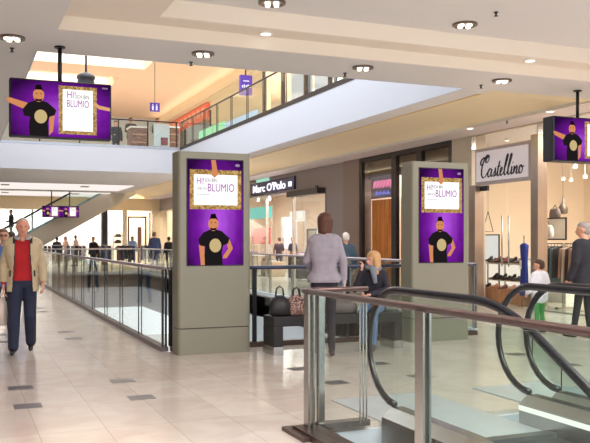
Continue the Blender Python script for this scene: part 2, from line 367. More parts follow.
# ------------------------------------------------------------------ balustrades
def balustrade(name, label, p0, p1, z, h, posts, post_m, rail_m, rail_r, kerb_m, kerb=(.14, .1), group=None, post_w=.05, post_d=.012, mid=None, caps=True):
    p0 = Vector((p0[0], p0[1], z)); p1 = Vector((p1[0], p1[1], z)); L = (p1-p0).length; d = (p1-p0)/L
    t = thing(name, label, 'balustrade', p0, world=True, group=group)
    sd = Vector((-d.y, d.x, 0))
    MB().bar(p0+Vector((0, 0, kerb[1]/2)), p1+Vector((0, 0, kerb[1]/2)), kerb[0], kerb[1]).build('kerb', kerb_m, t)
    MB().tube([p0+Vector((0, 0, h-rail_r)), p1+Vector((0, 0, h-rail_r))], rail_r, 12).build('handrail', rail_m, t, smooth=True)
    ss = [s for s in posts if -0.001 <= s <= L+.001]
    for s in ss:
        q = p0+d*s
        m = MB()
        for k in (-1, 1):
            m.bar(q+sd*k*.022+Vector((0, 0, kerb[1])), q+sd*k*.022+Vector((0, 0, h-rail_r*1.8)), post_d, post_w, up=sd) if False else m.add(*slab(q+sd*k*.022, d, sd, post_w, post_d, z+kerb[1], z+h-rail_r*1.6))
        m.build('post', post_m, t)
    for a, c in zip(ss[:-1], ss[1:]):
        q = p0+d*((a+c)/2)
        MB().add(*slab(q, d, sd, (c-a)-.02, .012, z+kerb[1]-.03, z+h-rail_r*2-.01)).build('glass_panel', GL, t)
    return t
def slab(q, d, sd, w, t, z0, z1):
    vs = [Vector((0, 0, zz))+Vector((q.x, q.y, 0))+d*i*w/2+sd*j*t/2 for zz in (z0, z1) for i, j in ((-1, -1), (1, -1), (1, 1), (-1, 1))]
    return vs, [(3, 2, 1, 0), (4, 5, 6, 7), (0, 1, 5, 4), (1, 2, 6, 5), (2, 3, 7, 6), (3, 0, 4, 7)]
lp = [0, .06]+[1.6+1.55*k for k in range(16)]+[25.4]
balustrade('glass_balustrade', 'long glass balustrade beside the left walkway, running away from the grey kiosk', (XL, 10.6), (XL, 36), 0, 1.14, lp, M_DARK, M_RAILM, .028, mat('kerb_mauve_grey', (122, 112, 116), .35, .5), (.1, .06), post_w=.03)
balustrade('glass_balustrade', 'glass balustrade behind the black bench and the first kiosk', (XL+.08, 10.6), (XR-.05, 10.6), 0, 1.14, [0, 1.2, 2.65, 4.0, 4.98], M_DARK, mat('navy_rail', (70, 76, 98), .3, .6), .028, M_PLATE, (.1, .07))
balustrade('glass_balustrade', 'glass balustrade across the void along the right shops walkway', (XR, 10.7), (XR, 35.9), 0, 1.14, [0]+[1.4+1.55*k for k in range(15)]+[25.1], M_STEEL, M_RAILM, .026, M_FASC, (.12, .09))
balustrade('glass_balustrade', 'far glass balustrade across the end of the void', (XL+.08, 36), (XR-.08, 36), 0, 1.14, [0, 1.2, 2.4, 3.6, 4.85], M_STEEL, mat('pale_rail', (206, 198, 196), .3, .5), .035, M_FASC, (.12, .1))
balustrade('glass_balustrade', 'upper floor glass balustrade sloping up to the right above the pale fascia', (UX1, UY0+.05), (UX1, UY1), Z2, 1.08, [.45+1.5*k for k in range(13)]+[18.63], M_DARK, M_DARK, .028, M_DARK, (.08, .12), post_w=.04)
balustrade('glass_balustrade', 'upper floor glass balustrade above the far cross fascia', (UX0, UY1), (UX1-.1, UY1), Z2, 1.08, [.3, 1.7, 3.1, 4.5, 5.6, 6.7], M_DARK, M_DARK, .024, mat('pale_kerb', (170, 180, 196), .4, .3), (.08, .1), post_w=.04)
# foreground balustrade around the escalator opening
BX, BY = 2.50, 5.78
fb = balustrade('glass_balustrade', 'nearest glass balustrade with thick bronze handrail in the right foreground', (BX, BY), (BX, -2.5), 0, 1.125, [.10, 1.75, 3.45, 5.15, 6.85, 8.2], M_STEEL, M_BRONZE, .024, M_PLATE, (.2, .05), post_w=.09, post_d=.014)
m = MB(); m.box(BX-.16, BX+.14, BY-.35, BY+.08, 0, .03); m.build('base_plate', M_PLATE, fb)
m = MB(); m.tube([(BX+.05, BY+.02, .03), (BX+.05, BY+.02, 1.09)], .02, 10); m.build('corner_post', mat('brass_post', (190, 150, 110), .25, .9), fb, smooth=True)
fc = balustrade('glass_balustrade', 'short glass balustrade closing the end of the escalator opening', (BX+.06, BY), (3.06, BY), 0, 1.125, [.08, .54], M_STEEL, M_BRONZE, .02, M_STEEL, (.1, .05), post_w=.05)
m = MB()
for k in range(3): m.tube([(3.02-.05*k, BY-.06-.04*k, .05), (3.02-.05*k, BY-.06-.04*k, 1.0)], .007, 6)
m.build('guard_rod', M_STEEL, fc)
# ------------------------------------------------------------------ escalators
def esc_path(y, lo, y_b=4.35, rad=1.3):
    """height drop of the escalator line below its level landing"""
    if y >= y_b: return 0.0
    s = y_b-y; a = math.radians(30); k = rad*math.sin(a)
    if s <= k: return -(rad-math.sqrt(rad*rad-s*s))
    return -(rad-rad*math.cos(a)) - (s-k)*math.tan(a)
def escalator(x0, x1, label):
    t = thing('escalator', label, 'escalator', (x0, 5.5, 0), world=True)
    ys = [5.3-.1*k for k in range(0, 28)]+[2.5-.5*k for k in range(1, 16)]
    for x in (x0, x1):
        m = MB(); pts = []
        cy, cz, ry, rz = 5.33, .68, .42, .436
        for k in range(0, 15):
            a = math.radians(-90+180*k/14+0)
            pts.append((x, cy+ry*math.cos(a), cz+rz*math.sin(a)))
        pts += [(x, y, 1.116+esc_path(y, 0)) for y in ys]
        m.tube(pts, .031, 8, sq=.7, up=(1, 0, 0)); m.build('handrail', M_BLACK, t, smooth=True)
        g = MB(); gp = [(cy+(ry-.05)*math.cos(math.radians(-80+170*k/12)), cz+(rz-.05)*math.sin(math.radians(-80+170*k/12))) for k in range(13)]
        top = gp+[(y, 1.07+esc_path(y, 0)) for y in ys]
        bot = [(y, .2+esc_path(y, 0)) for y in reversed(ys)]
        fr = (Vector((x-.006, 0, 0)), Vector((0, 1, 0)), Vector((0, 0, 1)), Vector((1, 0, 0)))
        # strips
        yy = ys
        for a, c in zip(yy[:-1], yy[1:]):
            g.add([(x+dx, y, z) for dx in (-.006, .006) for (y, z) in ((a, .2+esc_path(a, 0)), (c, .2+esc_path(c, 0)), (c, 1.075+esc_path(c, 0)), (a, 1.075+esc_path(a, 0)))], [(0, 1, 2, 3), (4, 7, 6, 5), (3, 2, 6, 7)])
        g.poly([(5.3, 1.075)]+[(p[0], p[1]) for p in reversed(gp)]+[(5.3, .2)], fr, .012)
        g.build('glass_side', GLE, t)
        k = MB(); w0, w1 = x-.135, x+.135
        yd = [5.3]+[y for y in ys if y < 5.25]
        for a, c in zip(yd[:-1], yd[1:]):
            za, zc = esc_path(a, 0), esc_path(c, 0)
            vs = [(xx, y, z) for (y, ez) in ((a, za), (c, zc)) for (xx, z) in ((w0, -.45+ez), (w1, -.45+ez), (w1, .17+ez), (x+.05, .235+ez), (x-.05, .235+ez), (w0, .17+ez))]
            fs = [(i, (i+1) % 6, 6+(i+1) % 6, 6+i) for i in range(6)]
            if a == 5.3: fs.append((5, 4, 3, 2, 1, 0))
            k.add(vs, fs)
        k.build('deck', M_STEEL, t)
        if x == x1 or True:
            s = MB(); sx = w0-.004
            for a, c in zip(yd[:-1], yd[1:]):
                za, zc = esc_path(a, 0), esc_path(c, 0)
                s.add([(sx, a, .12+za), (sx, c, .12+zc), (sx, c, .16+zc), (sx, a, .16+za), (w0, a, .12+za), (w0, c, .12+zc), (w0, c, .16+zc), (w0, a, .16+za)], [(0, 1, 2, 3), (3, 2, 6, 7), (0, 4, 5, 1)])
            if x == x1: s.build('skirt_light', emi('skirt_glow', (255, 250, 240), 1.2), t)
    MB().box(x0+.135, x1-.135, 4.95, 6.75, .0, .012).build('landing_plate', mat('landing_metal', (196, 200, 208), .35, .35, var=.05, vs=8), t)
    MB().box(x0+.135, x1-.135, 4.85, 4.95, .0, .03).build('comb_plate', mat('comb_metal', (120, 124, 128), .35, .8), t)
    k = 0; y = 4.85
    while y > -2:
        z = esc_path(y-.2, 0, 4.2, 1.0) if False else esc_path(y-.05, 0, 4.3, 1.3)
        z = 0 if y > 4.2 else -.2*round((4.2-y)/.4+.5)
        s = MB(); s.box(x0+.14, x1-.14, y-.4, y, z-.22, z)
        s.build('step', mat('step_metal', (92, 94, 100), .4, .8), t); y -= .4
    return t
escalator(3.06, 4.33, 'nearest escalator with black handrails just behind the foreground glass')
escalator(4.63, 5.83, 'second escalator, its handrail loop beside the first at the right edge')
b = MB(); b.box(3.05, 6.3, 5.78, 5.8, -.6, 0)
# far escalator rising to the right
def far_escalator():
    t = thing('escalator', 'far escalator rising diagonally to the upper floor behind the walking man', 'escalator', (1.2, 44.5, 0), world=True)
    def zu(x): return max(-.02, 2.44+.577*(x-5.63))
    x0, x1 = 2.1, 8.9
    for nm, dz0, dz1, ya, yb, mm in (('truss', 0, 1.1, 44, 45.3, mat('truss_cladding', (226, 218, 200), .5)), ('glass_side', 1.1, 1.95, 44.0, 44.015, GL), ('glass_side', 1.1, 1.95, 45.28, 45.295, GL)):
        vs = []
        for x in (x0, x1):
            for y in (ya, yb):
                for dz in (dz0, dz1):
                    vs.append((x, y, max(0.0, 2.44+.577*(x-6.2)+dz)))
        MB().add(vs, [(0, 1, 3, 2), (4, 6, 7, 5), (0, 4, 5, 1), (2, 3, 7, 6), (1, 5, 7, 3), (0, 2, 6, 4)]).build(nm, mm, t)
    for y in (44.0, 45.29):
        MB().tube([(x0, y, 2.44+.577*(x0-6.2)+2), (7.2, y, 2.44+.577*(7.2-6.2)+2)], .045, 8).build('handrail', M_BLACK, t)
    MB().bar((x0, 43.98, 2.44+.577*(x0-6.2)+1.12), (x1, 43.98, 2.44+.577*(x1-6.2)+1.12), .03, .1).build('side_strip', mat('teal_strip', (130, 160, 165), .3, .5), t)
far_escalator()
# ------------------------------------------------------------------ screens, kiosks
E_WHITE = emi('screen_white', (255, 253, 250), 1.05); E_GOLD = None
def screen_purple():
    m = bpy.data.materials.new('screen_purple'); m.use_nodes = True; nt = m.node_tree; L = nt.links.new
    nt.nodes.remove(nt.nodes['Principled BSDF']); e = nt.nodes.new('ShaderNodeEmission'); L(e.outputs[0], nt.nodes['Material Output'].inputs[0])
    tc = nt.nodes.new('ShaderNodeTexCoord'); mp = nt.nodes.new('ShaderNodeMapping'); L(tc.outputs['Generated'], mp.inputs[0])
    mp.inputs['Location'].default_value = (-.55, 0, -.42); mp.inputs['Scale'].default_value = (1.0, 0, 1.0)
    g = nt.nodes.new('ShaderNodeTexGradient'); g.gradient_type = 'SPHERICAL'; mp2 = nt.nodes.new('ShaderNodeMapping'); mp2.inputs['Scale'].default_value = (1.5, 1, 1.4)
    L(mp.outputs[0], mp2.inputs[0]); L(mp2.outputs[0], g.inputs[0])
    r = nt.nodes.new('ShaderNodeValToRGB'); L(g.outputs['Fac'], r.inputs['Fac'])
    r.color_ramp.elements[0].color = rgb(44, 10, 62); r.color_ramp.elements[1].color = rgb(176, 84, 222)
    el = r.color_ramp.elements.new(.45); el.color = rgb(112, 26, 150)
    n = nt.nodes.new('ShaderNodeTexNoise'); n.inputs['Scale'].default_value = 7; L(tc.outputs['Generated'], n.inputs['Vector'])
    mx = nt.nodes.new('ShaderNodeMix'); mx.data_type = 'RGBA'; mx.blend_type = 'OVERLAY'; mx.inputs[0].default_value = .35; L(r.outputs['Color'], mx.inputs[6]); L(n.outputs['Fac'], mx.inputs[7])
    L(mx.outputs[2], e.inputs[0]); e.inputs[1].default_value = 1.0
    return m
E_PUR = screen_purple()
def gold():
    m = bpy.data.materials.new('picture_gold'); m.use_nodes = True; nt = m.node_tree; L = nt.links.new
    nt.nodes.remove(nt.nodes['Principled BSDF']); e = nt.nodes.new('ShaderNodeEmission'); L(e.outputs[0], nt.nodes['Material Output'].inputs[0])
    tc = nt.nodes.new('ShaderNodeTexCoord'); n = nt.nodes.new('ShaderNodeTexNoise'); n.inputs['Scale'].default_value = 40; L(tc.outputs['Object'], n.inputs['Vector'])
    r = nt.nodes.new('ShaderNodeValToRGB'); r.color_ramp.elements[0].position = .35; r.color_ramp.elements[1].position = .65
    r.color_ramp.elements[0].color = rgb(128, 92, 44); r.color_ramp.elements[1].color = rgb(206, 170, 106); L(n.outputs['Fac'], r.inputs['Fac']); L(r.outputs['Color'], e.inputs[0])
    return m
E_GOLD = gold()
E_SK = emi('picture_skin', (214, 140, 92), .9); E_SHIRT = emi('picture_black', (30, 26, 28), 1); E_PRINT = emi('picture_print', (204, 180, 128), .9)
E_HAIR = emi('picture_hair', (20, 12, 16), 1); E_MAG = emi('picture_violet_text', (150, 62, 160), 1); E_TXT = emi('picture_grey_text', (70, 60, 80), 1); E_ARMS = emi('picture_skin_light', (228, 170, 120), .9)
def circ(cx, cy, rx, ry, n=16): return [(cx+rx*math.cos(2*math.pi*k/n), cy+ry*math.sin(2*math.pi*k/n)) for k in range(n)]
def lettering(t, fr, items, S):
    """items: (text, u, v, height, width, material)"""
    o, u, v, n = fr
    for txt, uu, vv, h, wd, m in items:
        ob = text_mesh(txt, h/.7, m, 'lettering', (0, 0, 0), (0, 0, 0), t, ext=.0008, bold=0)
        xs = [q.co.x for q in ob.data.vertices]; k = wd/(max(xs)-min(xs))
        rot = Matrix((u.to_4d(), v.to_4d(), n.to_4d(), (0, 0, 0, 1))).transposed(); rot[3] = (0, 0, 0, 1); rot[0][3] = rot[1][3] = rot[2][3] = 0
        ob.data.transform(Matrix.Translation(o+u*uu+v*vv+n*.006)@rot@Matrix.Diagonal((k, 1, 1, 1)))
        ob.location = -t.location if t.get('world_built') else (0, 0, 0)
def figure(t, fr, cx, foot, hgt, arms, S):
    """flat picture of a man in a black tee with a round print, drawn inside the screen"""
    o, u, v, n = fr
    def P(name, pts, m, off): MB().poly([(cx+p[0]*hgt, foot+p[1]*hgt) for p in pts], (o+n*off, u, v, n), .0008).build(name, m, t)
    body = [(-.17, 0), (.19, 0), (.17, .25), (.20, .38), (.30, .42), (.33, .52), (.17, .66), (.06, .69), (-.06, .69), (-.2, .63), (-.3, .5), (-.27, .38), (-.16, .36), (-.18, .2)]
    if arms == 'hip':
        P('picture_arm', [(.25, .50), (.33, .50), (.40, .32), (.27, .13), (.19, .13), (.2, .18), (.30, .31)], E_SK, .002)
        P('picture_arm', [(-.29, .40), (-.18, .38), (-.17, 0), (-.25, 0)], E_SK, .002)
    else:
        P('picture_arm', [(-.2, .63), (-.25, .50), (-.55, .62), (-.6, .70), (-.55, .72)], E_SK, .002)
        P('picture_arm', [(.2, .42), (.3, .42), (.27, .1), (.19, .02), (.2, .2)], E_SK, .002)
    P('picture_shirt', body, E_SHIRT, .003)
    P('picture_print', circ(.04, .38, .12, .135), E_PRINT, .004)
    P('picture_head', circ(0, .80, .105, .14), E_SK, .004)
    P('picture_beard', [(-.05, .675), (.05, .675), (.07, .73), (.03, .715), (-.03, .715), (-.07, .73)], E_HAIR, .005)
    P('picture_hair', [(-.10, .86), (-.07, .9), (-.05, .99), (.04, 1.0), (.07, .92), (.10, .86), (.05, .9), (-.05, .9)], E_HAIR, .005)
    for k in (-1, 1): P('picture_eye', circ(.04*k, .825, .014, .009, 8), E_HAIR, .005)
def portrait_picture(t, fr, W, Hh):
    o, u, v, n = fr
    MB().poly([(0, 0), (W, 0), (W, Hh), (0, Hh)], fr, .001).build('screen', E_PUR, t)
    def R(name, a, b_, c, d, m, off): MB().poly([(a*W, c*Hh), (b_*W, c*Hh), (b_*W, d*Hh), (a*W, d*Hh)], (o+n*off, u, v, n), .0008).build(name, m, t)
    R('picture_frame', .04, .97, .53, .905, E_GOLD, .002); R('picture_canvas', .11, .90, .57, .86, E_WHITE, .004)
    MB().poly([(.42*W, Hh), (.5*W, Hh), (.53*W, .90*Hh), (.54*W, .86*Hh), (.48*W, .83*Hh), (.42*W, .86*Hh), (.44*W, .9*Hh)], (o+n*.006, u, v, n), .0008).build('picture_hand', E_SK, t)
    MB().poly([(p[0], p[1]) for p in circ(.9*W, .955*Hh, .045*W, .014*Hh, 10)], (o+n*.006, u, v, n), .0008).build('picture_logo', emi('picture_logo', (150, 130, 160), 1), t)
    lettering(t, fr, [('HI!', .155*W, .77*Hh, .06*Hh, .13*W, E_MAG), ('ICH BIN', .31*W, .79*Hh, .034*Hh, .2*W, E_TXT), ('UND ICH', .17*W, .715*Hh, .022*Hh, .17*W, E_TXT),
                      ('BLUMIO', .35*W, .70*Hh, .075*Hh, .48*W, E_MAG)], 1)
    for k in range(5): MB().poly([((.17+.045*k)*W, .665*Hh), ((.205+.045*k)*W, .665*Hh), ((.205+.045*k)*W, .674*Hh), ((.17+.045*k)*W, .674*Hh)], (o+n*.006, u, v, n), .0008).build('picture_small_print', emi('picture_pale_text', (196, 190, 200), 1), t)
    figure(t, fr, .46*W, 0, .49*Hh, 'hip', 1)
def landscape_picture(t, fr, W, Hh):
    o, u, v, n = fr
    MB().poly([(0, 0), (W, 0), (W, Hh), (0, Hh)], fr, .001).build('screen', E_PUR, t)
    def R(name, a, b_, c, d, m, off): MB().poly([(a*W, c*Hh), (b_*W, c*Hh), (b_*W, d*Hh), (a*W, d*Hh)], (o+n*off, u, v, n), .0008).build(name, m, t)
    R('picture_frame', .47, .86, .06, .94, E_GOLD, .002); R('picture_canvas', .51, .82, .12, .88, E_WHITE, .004)
    MB().poly([(W, .52*Hh), (W, .58*Hh), (.88*W, .62*Hh), (.84*W, .68*Hh), (.83*W, .62*Hh), (.88*W, .55*Hh)], (o+n*.006, u, v, n), .0008).build('picture_hand', E_ARMS, t)
    lettering(t, fr, [('HI!', .55*W, .72*Hh, .13*Hh, .085*W, E_MAG), ('ICH BIN', .645*W, .72*Hh, .07*Hh, .13*W, E_TXT), ('BLUMIO', .55*W, .56*Hh, .13*Hh, .225*W, E_MAG)], 1)
    for k in range(3): MB().poly(circ((.925+.02*k)*W, .94*Hh, .008*W, .018*Hh, 8), (o+n*.004, u, v, n), .0008).build('picture_logo', emi('picture_logo', (150, 130, 160), 1), t)
    figure(t, fr, .27*W, 0, .93*Hh, 'reach', 1)
def kiosk(x, y, label):
    t = thing('advertising_kiosk', label, 'kiosk', (x+.5, y, 0), world=True)
    W, D, ZT = 1.0, .34, 2.655
    def rr(x0, x1, y0, y1, r, n=5):
        pts = []
        for cx, cy, a0 in ((x1-r, y1-r, 0), (x0+r, y1-r, 90), (x0+r, y0+r, 180), (x1-r, y0+r, 270)):
            for k in range(n+1):
                a = math.radians(a0+90*k/n); pts.append((cx+r*math.cos(a), cy+r*math.sin(a)))
        return pts
    fr = (Vector((0, 0, 0)), Vector((1, 0, 0)), Vector((0, 1, 0)), Vector((0, 0, 1)))
    MB().poly(rr(x, x+W, y, y+D, .05), fr, .335).build('plinth', M_KIOSK, t)
    MB().poly(rr(x+.01, x+W-.01, y+.01, y+D-.01, .05), (Vector((0, 0, .335)), fr[1], fr[2], fr[3]), .015).build('joint', mat('kiosk_joint', (70, 66, 58), .6), t)
    MB().poly(rr(x, x+W, y, y+D, .05), (Vector((0, 0, .35)), fr[1], fr[2], fr[3]), ZT-.35).build('body', M_KIOSK, t)
    sw, sh = .76, 1.385; sx = x+.125; sz = 2.555-sh
    MB().box(sx-.012, sx+sw+.012, y-.006, y+.01, sz-.012, sz+sh+.012).build('bezel', M_BLK, t)
    portrait_picture(t, (Vector((sx, y-.007, sz)), Vector((1, 0, 0)), Vector((0, 0, 1)), Vector((0, -1, 0))), sw, sh)
    return t
kiosk(2.605, 10.17-.02, 'tall grey-beige advertising kiosk with a portrait screen, standing left of the bench')
kiosk(6.09, 10.12, 'tall grey-beige advertising kiosk with a portrait screen, standing right of the seated woman')
def hanging_tv(x0, y, z0, W, Hh, D, label, pole_x, zc, s=1.0):
    t = thing('hanging_screen', label, 'screen', (pole_x, y, zc), world=True)
    MB().box(x0-.02, x0+W+.02, y, y+D, z0-.02, z0+Hh+.02).build('casing', mat('screen_casing', (24, 28, 36), .45), t, bevel=.02*s)
    for px in (pole_x if isinstance(pole_x, list) else [pole_x]):
        MB().tube([(px, y+D/2, z0+Hh), (px, y+D/2, zc)], .028*s, 10).build('pole', M_DARK, t, smooth=True)
        MB().lathe([(.07*s, -.02), (.07*s, 0)], (px, y+D/2, zc), 14).build('ceiling_flange', M_DARK, t)
    landscape_picture(t, (Vector((x0, y-.002, z0)), Vector((1, 0, 0)), Vector((0, 0, 1)), Vector((0, -1, 0))), W, Hh)
    return t
hanging_tv(.60, 10.82, 2.845, 1.25, .715, .14, 'large hanging screen at the upper left on a single pole', 1.21, Z1)
hanging_tv(9.07, 10.55, 2.83, 1.36, .71, .27, 'thick hanging screen cut off by the right edge of the photo', 9.68, Z1)
for i, (pa, lb) in enumerate(((42, 'left of two small far hanging screens before the diagonal escalator'), (61, 'right of two small far hanging screens before the diagonal escalator'))):
    q = G(pa, 41.5); z = 1.5+(240-217)/F*41.5
    hanging_tv(q.x, 43.0, z, .9, .56, .15, lb, q.x+.45, Z1)
# dome camera beside the large screen
t = thing('dome_camera', 'dark hanging dome camera right above the large hanging screen', 'camera', (2.02, 13.4, 3.9), world=True)
c = G(86, 22.0); z = 1.5+(240-83)/F*22.0
MB().lathe([(.02, .30), (.1, .28), (.24, .2), (.26, .12), (.22, .1), (.24, .0), (.18, -.12), (.05, -.18)], (c.x, c.y, z), 16).build('housing', mat('camera_housing', (50, 50, 56), .4), t, smooth=True)
MB().tube([(c.x, c.y, z+.3), (c.x, c.y, ZU+.6)], .03, 8).build('hanger', M_DARK, t)
t.location = (c.x, c.y, z)
for ch in t.children: ch.location = -t.location
# ------------------------------------------------------------------ downlights
E_BULB = emi('lamp_glow', (255, 246, 232), 3.0)
def downlight(px, py, zc, r, label, group):
    d = F*(zc-1.5)/(240-py); c = G(px, d)
    t = thing('downlight', label, 'ceiling light', (c.x, c.y, zc), group=group)
    MB().lathe([(r, 0), (r, -.025), (r*.86, -.03), (r*.8, -.012), (r*.8, 0)], (0, 0, 0), 24).build('trim_ring', mat('lamp_ring', (120, 108, 100), .35, .7), t, smooth=False)
    m = MB(); m.lathe([(r*.8, -.012), (.001, -.014)], (0, 0, 0), 20); m.build('reflector', mat('lamp_reflector', (170, 160, 150), .2, .9), t)
    for k in range(4):
        a = k*math.pi/2+.4
        MB().lathe([(.035, -.02), (.03, -.045), (.002, -.05)], (r*.45*math.cos(a), r*.45*math.sin(a), 0), 10).build('bulb', E_BULB, t)
    return t
GRP = 'round downlights in the near ceiling'
for px, py, z, r, lb in ((465, 24, 4.44, .17, 'round downlight in the inner ceiling recess at the upper right'), (272, 2, 4.44, .17, 'round downlight cut by the top edge of the photo'),
                         (12, 37, 4.04, .16, 'round downlight at the far left of the near ceiling'), (203, 53, 4.04, .155, 'round downlight on the grey beam above the first kiosk'),
                         (363, 67, 4.04, .155, 'round downlight on the grey beam above the grey column'), (502, 80, 4.04, .155, 'round downlight on the grey beam above the script shop sign')):
    downlight(px, py, z, r, lb, GRP)
for px, py, z, lb in ((266, 33, 4.216, 'small downlight on the ledge of the ceiling recess, left one'), (530, 60, 4.216, 'small downlight on the ledge of the ceiling recess, right one'),
                      (550, 111, 4.01, 'tiny downlight in the pale soffit left of the right hanging screen'), (470, 128, 4.01, 'tiny downlight in the pale soffit above the second kiosk')):
    d = F*(z-1.5)/(240-py); c = G(px, d)
    t = thing('small_downlight', lb, 'ceiling light', (c.x, c.y, z))
    MB().lathe([(.09, 0), (.09, -.015), (.07, -.018)], n=16).build('trim_ring', M_WHITE, t); MB().lathe([(.068, -.019), (.002, -.03)], n=14).build('bulb', E_BULB, t)
for px, py, z, lb in ((12, 48, 4.04, 'small sprinkler head below the far left downlight'), (345, 73, 4.04, 'small sprinkler head on the beam beside a downlight'), (481, 85, 4.04, 'small sprinkler head left of the downlight over the script sign'),
                      (496, 12, 4.44, 'small sprinkler head in the inner ceiling recess'), (191, 62, 4.04, 'small sprinkler head above the first kiosk'), (507, 121, 4.01, 'small sprinkler head in the pale soffit over the glass shop')):
    d = F*(z-1.5)/(240-py); c = G(px, d)
    t = thing('sprinkler', lb, 'sprinkler', (c.x, c.y, z))
    MB().lathe([(.03, 0), (.03, -.01), (.012, -.012), (.012, -.05)], n=10).build('body', M_DARK, t); MB().lathe([(.028, -.05), (.028, -.055)], n=10).build('deflector', M_DARK, t)
#PART2
# ------------------------------------------------------------------ people
def remesh(prims, voxel, smooth=3, name='tmp'):
    """prims: (a, b, ra, rb, label) capsules united into one continuous surface"""
    bm = bmesh.new()
    for a, b_, ra, rb, _ in prims:
        a = Vector(a); b_ = Vector(b_); d = b_-a; L = d.length
        dn = d/L if L > 1e-6 else Vector((0, 0, 1))
        q = Vector((0, 0, 1)).rotation_difference(dn).to_matrix()
        n = 12; rings = []
        prof = [(ra*math.cos(t), -ra*math.sin(t)) for t in (1.35, .9, .45, 0)] + [(rb*math.cos(t), L+rb*math.sin(t)) for t in (0, .45, .9, 1.35)]
        for r, z in prof:
            rings.append([bm.verts.new(a+q@Vector((r*math.cos(2*math.pi*k/n), r*math.sin(2*math.pi*k/n), z))) for k in range(n)])
        for i in range(len(rings)-1):
            for k in range(n): bm.faces.new((rings[i][k], rings[i][(k+1) % n], rings[i+1][(k+1) % n], rings[i+1][k]))
        bm.faces.new(rings[0][::-1]); bm.faces.new(rings[-1])
    me = bpy.data.meshes.new(name); bm.to_mesh(me); bm.free()
    o = bpy.data.objects.new(name, me); C.objects.link(o)
    r = o.modifiers.new('r', 'REMESH'); r.mode = 'VOXEL'; r.voxel_size = voxel
    if smooth: s = o.modifiers.new('s', 'SMOOTH'); s.factor = .5; s.iterations = smooth
    bpy.context.view_layer.update()
    out = bpy.data.meshes.new_from_object(o.evaluated_get(bpy.context.evaluated_depsgraph_get()))
    bpy.data.objects.remove(o); bpy.data.meshes.remove(me)
    for p in out.polygons: p.use_smooth = True
    return out
def label_of(p, prims):
    best = None; bd = 1e9
    for a, b_, ra, rb, l in prims:
        ab = b_-a; t = 0 if ab.length_squared < 1e-9 else max(0, min(1, (p-a).dot(ab)/ab.length_squared))
        d = (p-(a+ab*t)).length-(ra+(rb-ra)*t)
        if d < bd: bd = d; best = l
    return best
def hand(prims, wrist, d, side, up, s, curl=.5):
    """palm, four unequal fingers and a thumb leaving the side of the palm"""
    d = d.normalized(); side = (side-d*side.dot(d)).normalized(); n = d.cross(side)
    for k, off in enumerate((-.03, -.01, .01, .03)):
        prims.append((wrist+side*off*.55*s, wrist+d*.085*s+side*off*s, .015*s, .012*s, 'hand'))
    for off, ln in ((-.031, .062), (-.0105, .074), (.0105, .07), (.031, .055)):
        a = wrist+d*.088*s+side*off*s; d2 = (d*math.cos(curl)+n*math.sin(curl)*up).normalized(); b_ = a+d2*ln*.55*s
        d3 = (d*math.cos(curl*2.1)+n*math.sin(curl*2.1)*up).normalized(); c_ = b_+d3*ln*.5*s
        prims.append((a, b_, .0092*s, .0085*s, 'hand')); prims.append((b_, c_, .0085*s, .0075*s, 'hand'))
    a = wrist+d*.025*s-side*.028*s; b_ = a+(d*.7-side*.7+n*up*.3).normalized()*.035*s; c_ = b_+(d*.95-side*.1+n*up*.35).normalized()*.03*s
    prims.append((a, b_, .012*s, .010*s, 'hand')); prims.append((b_, c_, .010*s, .008*s, 'hand'))
